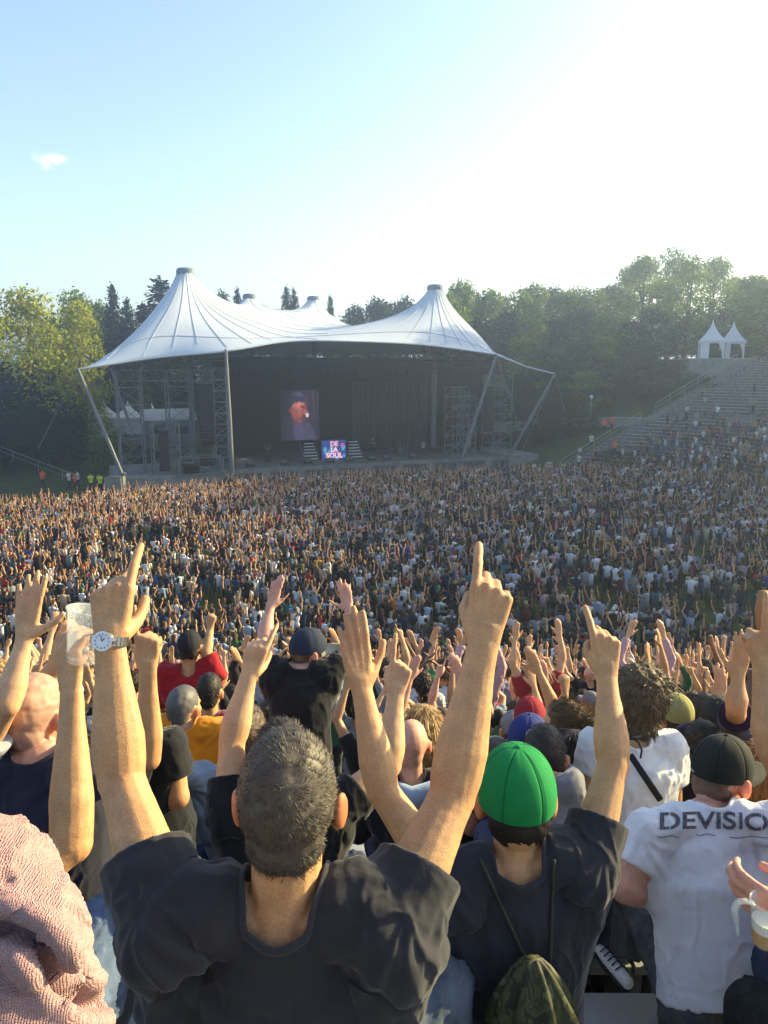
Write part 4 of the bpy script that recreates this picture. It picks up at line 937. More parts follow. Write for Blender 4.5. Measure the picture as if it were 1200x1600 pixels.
def cap_mesh(c, fr, s=1.0, brim=1, turn=0.0, big=1.0, n=72, m=16, seam=.0022):
    """baseball cap dome; returns dome mesh, brim mesh, button mesh. turn: brim direction angle from the face"""
    r, f, u = fr; ct, st_ = math.cos(turn), math.sin(turn); f2 = f*ct+r*st_; r2 = r*ct-f*st_; AX = np.array([r2, f2, u])
    rx, ry, rz = .086*big*s, .105*big*s, .104*big*s; V = []; F = []; uu = np.linspace(0, 1, m)
    cc = c+(u*.030-f*.010)*s
    for i in range(1, m+1):
        t = i/m*math.pi/2*1.13
        for j in range(n):
            a = 2*math.pi*j/n; sm_ = abs(((a/(2*math.pi)*6+.5) % 1)-.5)*2  # 0 at seam
            g = 1-seam/.09*math.exp(-(sm_/.045)**2)*(1 if i > 1 else 0)+.004*math.sin(math.pi*sm_)
            w = .004*math.sin(a*3+t*4)+.003*math.sin(a*7+t*9)*math.sin(t)
            k = math.sin(t)**.90 if t < math.pi/2 else 1.0-(t-math.pi/2)*.10
            V.append(((g+w)*rx*k*math.cos(a), (g+w)*ry*k*math.sin(a), (g)*rz*math.cos(t)))
    V.append((0, 0, rz*1.0)); L = len(V)-1
    for i in range(m-1):
        for j in range(n): F.append((i*n+j, (i+1)*n+j, (i+1)*n+(j+1) % n, i*n+(j+1) % n))
    for j in range(n): F.append((L, j, (j+1) % n))
    Vw = np.array(V)@AX+cc; dome = bpy.data.meshes.new('cap_dome'); dome.from_pydata(Vw.tolist(), [], F); dome.polygons.foreach_set('use_smooth', [True]*len(F)); dome.materials.append(M['cap']); dome.update()
    b = MB(); V = []; nb = 17
    for lay in (0, 1):
        for q_ in range(7):
            e = q_/6
            for j in range(nb):
                a = math.pi*(.16+.68*j/(nb-1)); x = math.cos(a)*rx*(1+.05*e); y = math.sin(a)*ry*.95+e*.092*s*math.sin((j/(nb-1))*math.pi)**.55
                z = -.004*s-.026*s*(x/rx)**2-e*.006*s-(.010*s*(x/rx)**2)*e - lay*.003
                V.append((x, y, z))
    F = []; P_ = 7*nb
    for lay in (0, 1):
        for q_ in range(6):
            for j in range(nb-1):
                a = lay*P_+q_*nb+j; F.append((a, a+1, a+nb+1, a+nb) if lay == 0 else (a, a+nb, a+nb+1, a+1))
    for j in range(nb-1): a = 6*nb+j; F.append((a, a+1, P_+a+1, P_+a))
    bm = bpy.data.meshes.new('brim'); bm.from_pydata((np.array(V)@AX+cc).tolist(), [], F); bm.polygons.foreach_set('use_smooth', [True]*len(F)); bm.materials.append(M['cap']); bm.update()
    bt = MB().ell(cc+u*rz*1.0, (.008*s, .008*s, .005*s), None, 10, 6).mesh('button'); bt.materials.append(M['cap'])
    return dome, bm, bt, cc, AX, (rx, ry, rz)
def color(o, c): o.color = (*c, 1) if len(c) == 3 else c; return o
def human(label, head, f=(0, 1, 0), u=(0, 0, 1), neck=None, side=None, sh=None, arms=(None, None), pelvis=None, legs='seat', floor=None, skin='tan', shirt=((.02, .02, .025), 'short'), pants=(.05, .06, .1),
          hs='short', hc=(.03, .02, .015), cap=None, vox=.008, group=None, s=1.0, name='person', fat=1.0, folds=None, root=None, nst=2500, shoe=(.03, .03, .03), bulk=1.0, svox=None, headscale=1.0, flush=.6, feet=True, fold_amp=.006, fingers=1.0, hscale=1.0, hem=-.10, ncut=(.064, .080, -.046)):
    head = A3(head); f = nv(f); u = nv(u); near = vox < .006
    if side is None: side = nv(np.cross(nv([f[0]*.4, max(.5, f[1]), 0]), (0, 0, 1)))
    side = nv(side); fwd = nv(np.cross((0, 0, 1), side))
    neck = A3(neck) if neck is not None else head-u*.165*s-fwd*.03*s
    upd = np.array([0, 0, 1.])
    if pelvis is None: pelvis = neck-upd*(.53*s)+fwd*.02*s
    pelvis = A3(pelvis)
    if sh is None: sh = [neck-side*.185*s*bulk-upd*(.045*s-(.035 if arms[0] and arms[0].get('up', 1) else 0))+fwd*.01, neck+side*.185*s*bulk-upd*(.045*s-(.035 if arms[1] and arms[1].get('up', 1) else 0))+fwd*.01]
    sh = [A3(x) for x in sh]
    fz = floor if floor is not None else (pelvis[2]-.52 if legs == 'seat' else pelvis[2]-.93*s)
    rt = np.array([pelvis[0], pelvis[1], fz]) if root is None else A3(root)
    e = empty(name, rt)
    b = MB(); ns = 12 if near else 9
    r_, f_, u_ = head_geo(b, head, f, u, s*headscale, near)
    b.tube([head-u*.05*s-f*.025*s, (head-u*.1*s-f*.02*s+neck)/2, neck+fwd*.01, neck-upd*.05*s], [.052*s, (.054*s, .055*s), (.062*s, .058*s), (.10*s, .07*s)], 14, side=side)
    up_len = neck-pelvis
    b.tube([pelvis-upd*.05, pelvis+up_len*.2, pelvis+up_len*.45, pelvis+up_len*.72, pelvis+up_len*.92], [(.15*s, .11*s), (.145*s*bulk, .105*s*bulk), (.14*s*bulk, .10*s), (.15*s*bulk, .105*s), (.11*s, .07*s)], 16, side=side)
    for k in (0, 1): b.tube([neck-upd*.03, neck*.45+sh[k]*.55+upd*.012*s, sh[k]], [.048*s, .052*s, .055*s], 10, side=(0, 1, 0))
    tagk = []
    for k in (0, 1):
        sg = -1 if k == 0 else 1; a = arms[k]
        if a is None:
            el = sh[k]+side*sg*.07*s-upd*.27*s+fwd*.05*s; wr = el+fwd*.22*s-side*sg*.10*s-upd*.02; a = dict(el=el, wr=wr, pose='relaxed', palm=(0, 0, -1), td=fwd*0-side*sg, kn=wr+fwd*.09)
        a = dict(a); el, wr = A3(a['el']), A3(a['wr']); kn = A3(a['kn']) if 'kn' in a else wr+nv(wr-el)*.09
        a.update(el=el, wr=wr, kn=kn); td = A3(a.get('td', -side*sg)); k_ = s*fat*a.get('fat', 1.0)
        arm_tubes(b, sh[k], el, wr, td, k_, ns+2)
        _hand.palm = A3(a.get('palm', (0, 1, .05)))
        hand(b, wr, kn-wr, td, a.get('pose', 'open'), s*a.get('hs', 1.0), fingers, a.get('spread', 4), a.get('thumb'), 8 if near else 6)
        tagk.append(a)
    hips = [pelvis-side*.085*s, pelvis+side*.085*s]
    if legs == 'seat': kne = [hips[k]+fwd*.42*s+side*(-.10 if k == 0 else .10)*s+upd*.02 for k in (0, 1)]; ank = [np.array([kne[k][0], kne[k][1], fz+.09])+fwd*.02 for k in (0, 1)]
    elif legs == 'stand': kne = [hips[k]*.5+np.array([hips[k][0], hips[k][1], fz+.08])*.5+fwd*.02 for k in (0, 1)]; ank = [np.array([hips[k][0], hips[k][1], fz+.08])-fwd*.02+side*(-.03 if k == 0 else .03) for k in (0, 1)]
    else: kne, ank = [A3(l[0]) for l in legs], [A3(l[1]) for l in legs]
    for k in (0, 1): b.tube([hips[k]-upd*.0, hips[k]*.6+kne[k]*.4], [.085*s, .075*s], 10)
    me = remeshed(b, 'body', vox, 4 if near else 3); me.materials.append(M['skin'])
    co = get_co(me); fl = np.zeros(len(co))
    for sg in (-1, 1): fl = np.maximum(fl, flush*np.clip(1-np.linalg.norm(co-(head+r_*sg*.082*s-f_*.006-u_*.01), axis=1)/.042, 0, 1)**.5)
    for a in tagk:
        fl = np.maximum(fl, .28*np.clip(1-np.linalg.norm(co-(a['kn']+nv(a['kn']-a['wr'])*.05), axis=1)/.09, 0, 1)); fl = np.maximum(fl, .22*np.clip(1-np.linalg.norm(co-a['el'], axis=1)/.07, 0, 1))
    if near: co = co+get_no(me)*(vnoise(co*22, 5, 3)*.0004)[:, None]
    at_ = me.attributes.new('flush', 'FLOAT', 'POINT'); at_.data.foreach_set('value', fl.astype(np.float32)); set_co(me, co-rt)
    color(link('body', me, e), SKIN.get(skin, skin) if isinstance(skin, str) else skin)
    # shirt
    if shirt:
        col, kind = shirt[0], shirt[1]; b = MB(); off = .014*s; lean = nv(up_len); w = s*bulk
        b.tube([pelvis+upd*hem*s, pelvis+up_len*max(.12, hem*2+.1), pelvis+up_len*.4, pelvis+up_len*.66, pelvis+up_len*.86, pelvis+up_len*.95], [(.19*w, .14*w), (.178*w, .135*w), (.172*w, .128*w), (.186*w, .130*w), (.155*w, .098*s), (.10*s, .078*s)], 20, side=side, caps='fr')
        b.tube([pelvis+up_len*.80, neck+upd*.012*s-fwd*.004], [(.11*s, .085*s), (.072*s, .068*s)], 18, side=side, caps='ff')
        for k in (0, 1):
            a = tagk[k]; el = a['el']; L = np.linalg.norm(el-sh[k]); sl = shirt[2] if len(shirt) > 2 else .52
            b.tube([neck-upd*.025*s, neck*.5+sh[k]*.5+upd*.012*s, sh[k]+upd*.004], [.058*s, .066*s, .070*s], 14, side=(0, 1, 0))
            d = (el-sh[k])
            b.tube([sh[k]-upd*.16*s-side*(-1 if k == 0 else 1)*.05*s, sh[k]-upd*.02, ], [(.075*s, .095*s), .072*s], 12, side=side)
            if kind == 'short': b.tube([sh[k]-d*.15, sh[k]+d*sl*.4, sh[k]+d*sl], [.075*s*fat, .070*s*fat, .071*s*fat], 16, side=a.get('td', side), caps='rf')
            elif kind == 'long':
                b.tube([sh[k]-d*.15, sh[k]+d*.5, el], [.072*s, .062*s, .055*s], 14, side=side); g = a['wr']-el; b.tube([el, el+g*.5, el+g*.90], [.056*s, .048*s, .039*s], 14, side=side, caps='rf')
            elif kind == 'none': pass
        sv = svox or max(vox*1.15, .004); me = remeshed(b, 'shirt', sv, 4); me.materials.append(M['cloth'])
        co = get_co(me); no = get_no(me); q = co*np.array([7, 7, 3.2]); n1 = vnoise(q, int(abs(head[0])*97) % 50, 3); ridge = (1-np.abs(n1*1.6)).clip(0, 1)**3
        dsp = ridge*fold_amp+vnoise(co*5, 3, 2)*.004
        for k in (0, 1):       # folds that run from the armpit over the shoulder when an arm is up
            a = tagk[k]; d = co-(sh[k]+side*(-1 if k == 0 else 1)*.02+upd*.05); rr = np.linalg.norm(d, axis=1); an = np.arctan2(d@upd, d@side)
            wv = np.sin(an*11+vnoise(co*2.5, 9+k, 2)*3.0); dsp += (wv.clip(-.5, 1))*fold_amp*np.clip((rr-.05)/.07, 0, 1)*np.clip(1-(rr-.1)/.26, 0, 1)
        if folds is not None: dsp += folds(co)
        if kind == 'short':
            for k in (0, 1):
                d = tagk[k]['el']-sh[k]; L2 = d@d; pr = ((co-sh[k])@d)/L2; ax_ = np.linalg.norm(co-sh[k]-pr[:, None]*d, axis=1); dsp *= 1-(1-np.clip((sl-.03-pr)/.22, .12, 1))*(ax_ < .13)*(pr > .05)
        edge = np.clip((np.linalg.norm((co-neck)*[1, 1, 1], axis=1)-.085)/.05, 0, 1)
        co = co+no*(dsp*edge)[:, None]; set_co(me, co-rt)
        ax0 = nv(head-neck+fwd*.03); rel = co-neck; hh_ = rel@ax0; rad_ = rel-hh_[:, None]*ax0; xr, yr = rad_@side, rad_@fwd; CA, CB, CF, H0_ = ncut[0]*s, ncut[1]*s, .070*s, ncut[2]*s
        cut = ((xr/CA)**2+(yr/np.where(yr < 0, CB, CF))**2 < 1) & (hh_ > H0_+.03*(np.abs(xr)/CA))
        F = [tuple(p.vertices) for p in me.polygons]; F = [q for q in F if not any(cut[i] for i in q)]
        cnt = {}
        for q in F:
            for i in range(len(q)):
                e_ = (q[i], q[(i+1) % len(q)]); cnt[e_] = 1
        nxt = {a_: b_ for (a_, b_) in cnt if (b_, a_) not in cnt}; loops = []; seen = set()
        for st0 in nxt:
            if st0 in seen: continue
            lp = []; c0 = st0
            while c0 not in seen and c0 in nxt: seen.add(c0); lp.append(c0); c0 = nxt[c0]
            loops.append(lp)
        lp = max(loops, key=len) if loops else []
        if len(lp) > 8:
            P_ = co[lp]; 
            for _ in range(14 if near else 5): P_ = (P_+np.roll(P_, 1, 0)+np.roll(P_, -1, 0))/3
            co[lp] = P_
        m2 = bpy.data.meshes.new('shirt'); m2.from_pydata((co-rt).tolist(), [], F); m2.polygons.foreach_set('use_smooth', [True]*len(F)); m2.materials.append(M['cloth']); m2.update(); bpy.data.meshes.remove(me)
        color(link('shirt', m2, e), col)
        if len(lp) > 8:
            sel = [P_[int(i*len(P_)/36) % len(P_)] for i in range(37)]; cr_ = MB().tube([x-rt for x in sel], [(.0040*s, .0085*s)]*37, 8, side=sel[0]-neck); color(cr_.build('collar', M['cloth'], e, smooth=True), tuple(min(1, c*1.1+.001) for c in col))
    if pants:
        b = MB()
        b.tube([pelvis-upd*.06*s, pelvis+up_len*.16], [(.178*w if shirt else .17*s, .128*s), (.155*s, .12*s)], 16, side=side)
        for k in (0, 1):
            h, kn, an = hips[k], kne[k], ank[k]
            b.tube([h-fwd*.03, h*.6+kn*.4, kn], [.102*s*bulk, .090*s, .068*s], 12, side=side); b.tube([kn, kn*.5+an*.5, an+upd*.02], [.068*s, .060*s, .055*s], 12, side=side, caps='rf')
        me = remeshed(b, 'trousers', max(vox*1.2, .007), 3); me.materials.append(M['denim']); co = get_co(me); q = co*np.array([9, 9, 5]); set_co(me, co+get_no(me)*((1-np.abs(vnoise(q, 4, 3)*1.7)).clip(0, 1)**3*.008)[:, None]-rt)
        color(link('trousers', me, e), pants)
    if feet:
        for k in (0, 1):
            an = ank[k]-rt; b = MB().tube([an+np.array(fwd)*-.05-upd*.045, an+fwd*.06-upd*.045, an+fwd*.15-upd*.055], [(.040*s, .042*s), (.046*s, .040*s), (.040*s, .026*s)], 10, side=side); color(b.build('shoe', M['cloth'], e, smooth=True), shoe)
    if hs and hs != 'bald':
        hm = hair(head, (r_, f_, u_), hs, vox, seed=int(abs(head[0]*1000)) % 97, s=s*headscale, nst=nst, scale=hscale); co = get_co(hm); set_co(hm, co-rt); color(link('hair', hm, e), hc)
    if cap:
        dome, bm, bt, cc, AX, RR_ = cap_mesh(head, (r_, f_, u_), s*headscale, turn=cap.get('turn', 0), big=cap.get('big', 1.0), n=96 if near else 48)
        for q_ in (dome, bm, bt): set_co(q_, get_co(q_)-rt)
        c_ = color(link('cap', dome, e), cap['col'])
        if cap.get('brim', 1): color(link('brim', bm, c_), cap.get('bcol', cap['col']))
        color(link('button', bt, c_), cap['col'])
        if near:
            for k in range(6):
                a_ = k*math.pi/3; pts = []
                for i in range(1, 15):
                    t_ = i/14*math.pi/2*1.1; kk_ = math.sin(t_)**.90 if t_ < math.pi/2 else 1.0; w_ = .004*math.sin(a_*3+t_*4)+.003*math.sin(a_*7+t_*9)*math.sin(t_); g_ = .9765+w_
                    pts.append(np.array([g_*RR_[0]*kk_*math.cos(a_), g_*RR_[1]*kk_*math.sin(a_), RR_[2]*.9765*math.cos(t_)])@AX+cc-rt)
                color(MB().tube(pts, [(.0024, .0012)]*len(pts), 6, side=u_).build('seam', M['cap'], c_, smooth=True), tuple(x*.72 for x in cap['col']))
                pe = np.array([.985*RR_[0]*.72*math.cos(a_+.52), .985*RR_[1]*.72*math.sin(a_+.52), RR_[2]*.70])@AX+cc-rt
                color(MB().ell(pe, (.0032, .0032, .0032), None, 8, 5).build('eyelet', M['cap'], c_, smooth=True), tuple(x*.6 for x in cap['col']))
        e['_c'] = 0; del e['_c']; human.last_cap = (c_, cc-rt, AX, RR_)
    human.last = dict(root=e, rt=rt, side=side, fwd=fwd, neck=neck, sh=sh, pelvis=pelvis, frame=(r_, f_, u_), head=head)
    tag(e, label, 'person', group); return e
# ------------------------------------------------------------------ foreground people, placed where they sit
def arm(el, wr, kn, **k): return dict(el=at(*el), wr=at(*wr), kn=at(*kn), **k)
GF = 'people with raised arms in the front rows'
PX = lambda sx: np.array([sx, 0, 0.])
def floor_at(p): return floor_z(p[0], p[1])
HEROES = []
def hero(label, hp, **k):
    head = at(*hp); HEROES.append((hp, label)); k.setdefault('vox', max(.0032, hp[2]*.0023)); k.setdefault('group', GF)
    if 'floor' not in k: k['floor'] = floor_at((head.x, head.y))
    return human(label, head, **k)
# the grey-haired man in front
def foldsA(co):
    n = vnoise(co*np.array([3, 3, 3]), 21, 2); a = co@np.array([.70, .1, .70])*15+n*3.6; return (np.sin(a).clip(0, 1)**1.6)*.013*np.clip((np.abs(co[:, 0]-human_A_x)-.03)/.12, 0, 1)
human_A_x = at(440, 1400, 1.2).x
eA = hero('grey-haired man in black t-shirt in front, both index fingers raised, silver watch', (452, 1255, 1.2), f=(.04, .99, .10), u=(0, -.10, 1), neck=at(441, 1432, 1.19), sh=[at(258, 1432, 1.2), at(618, 1438, 1.2)],
     arms=[arm((190, 1218, 1.33), (172, 1008, 1.36), (176, 925, 1.38), td=PX(1), pose='pointf', thumb='along', fat=.97, hs=1.04, spread=1), arm((706, 1245, 1.31), (755, 1008, 1.36), (768, 925, 1.38), td=PX(-1), pose='pointf', thumb='in', fat=.97, hs=1.04, spread=1)],
     pelvis=at(430, 1432, 1.19)+Vector((0, .05, -.60)), legs=[(at(250, 1640, 1.62), at(250, 1900, 1.6)), (at(688, 1545, 1.62), at(690, 1800, 1.55))], skin='tan', shirt=((.030, .030, .034), 'short', .42), pants=(.07, .09, .12), hs='short', hc=(.072, .058, .042), s=1.04, bulk=1.06, folds=foldsA, nst=26000, headscale=.90, flush=.9, hscale=.62, fold_amp=.006, fingers=.94, ncut=(.064, .076, -.030))
LA = human.last
# salt-and-pepper flecks at the sides and nape
w_ = at(171, 1000, 1.36)-Vector(LA['rt']); wd = nv(at(182, 925, 1.37)-at(172, 1008, 1.36)); wb = empty('watch', w_, parent=eA); wb.scale = (.96, .96, .96)
V = []; ring = []
for i in range(29):
    a = 2*math.pi*i/28; ring.append(np.array([math.cos(a)*.0335, math.sin(a)*.0255, 0]))
SX = nv(np.array([1, 0, 0])-wd*wd[0]); SY = np.cross(wd, SX)
bb = MB()
for i in range(28):
    p, q = ring[i], ring[i+1]; a, b2 = SX*p[0]+SY*p[1], SX*q[0]+SY*q[1]; bb.bar(a, b2-(b2-a)*.12, .0032, .017, up=wd)
bb.build('strap', M['steel'], wb)
fc = -SY if SY[1] > 0 else SY; cpos = fc*.028
MB().tube([cpos, cpos+fc*.009], [.0190, .0180], 28, side=SX, caps='ff').build('case', M['steel'], wb)
MB().tube([cpos+fc*.0085, cpos+fc*.0096], [.0152, .0152], 28, side=SX, caps='ff').build('dial', M['watchface'], wb)
hb = MB(); top = cpos+fc*.0105
for i in range(12): a = i*math.pi/6; d = SX*math.cos(a)+wd*math.sin(a); hb.bar(top+d*.0112, top+d*.0140, .0012, .0006, up=fc)
hb.bar(top, top+nv(SX*.6+wd*.8)*.007, .0014, .0006, up=fc); hb.bar(top, top+nv(-SX*.3+wd*.9)*.011, .001, .0006, up=fc); hb.build('hands', M['black'], wb)
MB().tube([cpos+fc*.004+SX*.0188, cpos+fc*.004+SX*.023], [.003, .003], 8, side=fc, caps='ff').build('crown', M['steel'], wb)
# green cap
eB = hero('man in bright green cap and black t-shirt, right hand pointing up, left hand open', (806, 1252, 1.75), f=(.03, 1, -.02), u=(0, .03, 1), neck=at(806, 1352, 1.72), sh=[at(700, 1385, 1.72), at(918, 1345, 1.74)],
     arms=[arm((598, 1236, 1.78), (566, 1080, 1.83), (559, 1032, 1.84), td=PX(1)+np.array([0, .35, 0]), palm=(.4, 1, .1), pose='open', spread=1.5, fat=.95), arm((958, 1195, 1.84), (948, 1058, 1.92), (946, 1008, 1.94), td=PX(-1), pose='pointf', fat=.95, hs=1.05)],
     pelvis=at(806, 1352, 1.72)+Vector((0, .05, -.56)), skin='tan', shirt=((.028, .029, .036), 'short', .42), pants=(.06, .07, .09), hs='under', hc=(.012, .009, .007), cap=dict(col=(.01, .21, .055), big=1.05), hscale=.5, nst=5000, fold_amp=.0045, headscale=.98, flush=.7)
bg = empty('drawstring_bag', at(826, 1560, 1.58)); o_ = np.array(bg.location)
V = []; F = []; nn_ = 40
prof = [(1497, .018, .012), (1510, .034, .022), (1540, .060, .034), (1580, .085, .045), (1640, .10, .055), (1700, .10, .05), (1712, .07, .03)]
for py, rx, ry in prof:
    c_ = A3(at(831, py, 1.585))-o_
    for j in range(nn_):
        a = 2*math.pi*j/nn_; g = 1+.17*math.sin(a*9+.6*math.sin(a*2))*(1 if py < 1600 else .3)+.03*math.sin(a*5+py*.05); V.append(c_+np.array([rx*g*math.cos(a), ry*g*math.sin(a), 0]))
for i in range(len(prof)-1):
    for j in range(nn_): F.append((i*nn_+j, i*nn_+(j+1) % nn_, (i+1)*nn_+(j+1) % nn_, (i+1)*nn_+j))
F.append(tuple(range(nn_-1, -1, -1))); F.append(tuple((len(prof)-1)*nn_+j for j in range(nn_)))
MB().add(V, F).build('sack', M['camo'], bg, smooth=True)
def bvh_of(o):
    me = o.data; co = get_co(me); mw = o.parent.location; return BVHTree.FromPolygons([Vector(c)+mw for c in co], [tuple(p.vertices) for p in me.polygons])
shB = [c for c in eB.children if c.name.startswith('shirt')][0]; bB = bvh_of(shB)
for a, b2 in (((752, 1345), (822, 1500)), ((866, 1345), (860, 1500))):
    pts = []
    for i in range(13):
        px, py = a[0]+(b2[0]-a[0])*i/12, a[1]+(b2[1]-a[1])*i/12; d = ray(px, py); h = bB.ray_cast(Vector((0, 0, CAMZ)), d.normalized()); p = h[0] if h[0] else at(px, py, 1.6)
        pts.append(A3(p)-nv(d)*.006-o_)
    MB().tube(pts, [.0035]*13, 6, side=(1, 0, 0)).build('cord', M['cord'], bg, smooth=True)
tag(bg, 'olive camouflage drawstring bag hanging on the back of the green-capped man', 'bag')
# the seated man in the white printed shirt
eC = hero('seated man in white DEVISION t-shirt and dark cap, head turned to the right', (1130, 1212, 2.45), f=(.88, .48, -.12), u=(0.02, .05, 1), side=(.985, -.17, 0), neck=at(1105, 1272, 2.38), sh=[at(1010, 1312, 2.35), at(1215, 1305, 2.3)],
     arms=[dict(el=at(978, 1385, 2.3), wr=at(1055, 1395, 2.62), kn=at(1085, 1400, 2.68), pose='relaxed', td=(0, 0, 1), palm=(.8, 0, 0), up=0, fat=1.25), dict(el=at(1250, 1400, 2.35), wr=at(1190, 1410, 2.65), pose='relaxed', td=(0, 0, 1), palm=(-.8, 0, 0), up=0, fat=1.2)],
     pelvis=at(1140, 1570, 2.28), skin='pink', shirt=((.70, .71, .74), 'short', .62), pants=(.085, .09, .095), hs='buzz', hc=(.14, .09, .06), cap=dict(col=(.022, .025, .022), big=1.0), bulk=1.12, fold_amp=.005, flush=1.0, nst=2500, feet=False, hem=.02, ncut=(.066, .066, -.015),
     legs=[(at(990, 1395, 2.75), at(975, 1500, 2.72)), (at(1235, 1480, 2.7), at(1225, 1640, 2.7))])
LC = human.last; cc_, cp_, cx_, cr_r = human.last_cap
shC = [c for c in eC.children if c.name.startswith('shirt')][0]; bC = bvh_of(shC)
tm_ = text_mesh('DEVISION', 1.0, .022); co = get_co(tm_); tb_ = BVHTree.FromPolygons([Vector(c) for c in co], [tuple(p.vertices) for p in tm_.polygons]); x0, x1 = co[:, 0].min(), co[:, 0].max(); y0, y1 = co[:, 1].min(), co[:, 1].max()
nx, ny = 420, 44; cache = {}; V = []; F = []
cent = []; 
def tpt(i, j):
    if (i, j) not in cache:
        u, v = i/nx, j/ny; px = 1031+u*205; py = 1298-v*28-4*math.sin(u*3.1)+ (u-.2)*6; d = ray(px, py).normalized(); h = bC.ray_cast(Vector((0, 0, CAMZ)), d)
        if h[0] is None: cache[(i, j)] = None
        else: cache[(i, j)] = len(V); V.append(h[0]-d*.0025-Vector(LC['rt']))
    return cache[(i, j)]
gaps = [.055, .185, .32, .435, .545, .645, .76, .93]
for i in range(nx):
    for j in range(ny):
        X = x0+(x1-x0)*(i+.5)/nx; Y = y0+(y1-y0)*(j+.5)/ny
        if tb_.ray_cast(Vector((X, Y, 1)), Vector((0, 0, -1)))[0] is None: continue
        if any(abs(i/nx-g_) < .0045 for g_ in (.075, .60, .775, .93)): continue
        if rng.random() < .07: continue
        k = [tpt(i, j), tpt(i+1, j), tpt(i+1, j+1), tpt(i, j+1)]
        if None not in k: F.append(tuple(k))
if F: MB().add([list(v) for v in V], F).build('printed_letters', M['ink'], eC)
V = []; pm_ = MB(); prev = None
for px0, px1, pyy in ((1028, 1062, 1307), (1088, 1118, 1304), (1140, 1200, 1308)):
    prev = None
    for i in range(9):
        px = px0+(px1-px0)*i/8; d = ray(px, pyy+1.5*math.sin(i)).normalized(); h = bC.ray_cast(Vector((0, 0, CAMZ)), d)[0]
        if h is None: continue
        p = h-d*.002-Vector(LC['rt'])
        if prev is not None: pm_.bar(prev, p, .0016, .0012)
        prev = p
if pm_.n: pm_.build('printed_lines', M['ink'], eC)
# embroidered mark low on his cap
mk = MB(); a0 = 4.0
for i in range(16):
    a = a0+i*.028; 
    if i % 4 == 3: continue
    p = np.array([math.cos(a)*cr_r[0]*1.005, math.sin(a)*cr_r[1]*1.005, -.012]); q = np.array([math.cos(a+.022)*cr_r[0]*1.005, math.sin(a+.022)*cr_r[1]*1.005, -.012]); mk.bar(p@cx_+cp_, q@cx_+cp_, .003, .003)
mk.build('stitched_mark', M['white'], cc_)
# white sneaker with black trim on his raised foot
b0 = at(958, 1508, 2.68)-Vector(LC['rt']); sn = empty('sneaker', b0, parent=eC); sn.scale = (.68, .68, .68)
fd = nv([-.38, .9, .1]); sdv = nv(np.cross(fd, (0, 0, 1))); uu_ = np.cross(sdv, fd)
MB().tube([-fd*.11, -fd*.04, fd*.04, fd*.11], [(.030, .034), (.034, .034), (.038, .027), (.030, .018)], 14, side=sdv).build('upper', M['white'], sn, smooth=True)
MB().tube([-fd*.12-uu_*.030, fd*.04-uu_*.030, fd*.12-uu_*.02], [(.037, .012), (.044, .012), (.034, .011)], 14, side=sdv).build('sole', M['black'], sn, smooth=True)
for i in range(5): MB().tube([fd*(.07-.03*i)+sdv*-.03+uu_*.03, fd*(.07-.03*i)+uu_*.046, fd*(.07-.03*i)+sdv*.03+uu_*.03], [.0035]*3, 5).build('lace', M['black'], sn)
MB().tube([-fd*.06+sdv*.040, fd*.03+sdv*.046-uu_*.01, fd*.06+sdv*.03+uu_*.02], [.007, .008, .005], 6).build('side_stripe', M['black'], sn)
# bald man left
hero('bald man in dark navy t-shirt at the left border, seen from behind', (58, 1118, 2.35), f=(.3, .95, 0), neck=at(62, 1182, 2.3), sh=[at(-30, 1225, 2.3), at(120, 1222, 2.3)], skin='pink', shirt=((.022, .022, .04), 'short', .5), hs='buzz', hc=(.30, .17, .12), nst=500, s=1.05, bulk=1.1, flush=.8,
     arms=[dict(el=at(-60, 1350, 2.3), wr=at(-40, 1400, 2.5), up=0, pose='relaxed', palm=(0, 0, -1), td=(1, 0, 0)), dict(el=at(165, 1330, 2.4), wr=at(120, 1400, 2.6), up=0, pose='relaxed', palm=(0, 0, -1), td=(-1, 0, 0))])
# person with the big clear cup, just left of the grey-haired man
eF = hero('man in navy t-shirt behind the pink jumper, lifting a large empty clear cup', (-85, 1270, 1.55), f=(.1, 1, 0), neck=at(-70, 1385, 1.53), sh=[at(-190, 1440, 1.55), at(5, 1395, 1.5)], skin='tan', shirt=((.03, .03, .05), 'short', .3), s=1.0, vox=.0038,
     arms=[dict(el=at(-210, 1620, 1.6), wr=at(-150, 1700, 1.7), up=0, pose='relaxed', palm=(0, 0, -1), td=(1, 0, 0)), dict(el=at(112, 1318, 1.55), wr=at(112, 1085, 1.62), kn=at(106, 1030, 1.64), td=PX(-1)+np.array([.0, .5, 0]), palm=np.array([.9, .6, 0]), pose='hold', thumb='grip', fat=1.02)],
     pelvis=at(-60, 1500, 1.5)+Vector((0, .05, -.45)), pants=(.09, .13, .21), legs=[(at(20, 1500, 2.0), at(20, 1700, 1.95)), (at(165, 1440, 2.05), at(160, 1600, 2.0))], hs='short')
cup = empty('plastic_cup', at(127, 1034, 1.63))
def cupmesh(r0, r1, h, n=28):
    V = []; F = []
    for rr, z in ((r0*.96, 0), (r0, .004), (r1, h-.006), (r1*1.05, h-.004), (r1*1.05, h), (r1*.98, h), (r0*.95, .008)):
        for j in range(n): a = 2*math.pi*j/n; V.append((rr*math.cos(a), rr*math.sin(a), z))
    for i in range(6):
        for j in range(n): F.append((i*n+j, i*n+(j+1) % n, (i+1)*n+(j+1) % n, (i+1)*n+j))
    F.append(tuple(range(n-1, -1, -1))); F.append(tuple(6*n+j for j in range(n))); return V, F
cu_ = MB().add(*cupmesh(.030, .046, .115)).build('wall', M['clear'], cup, smooth=True); 
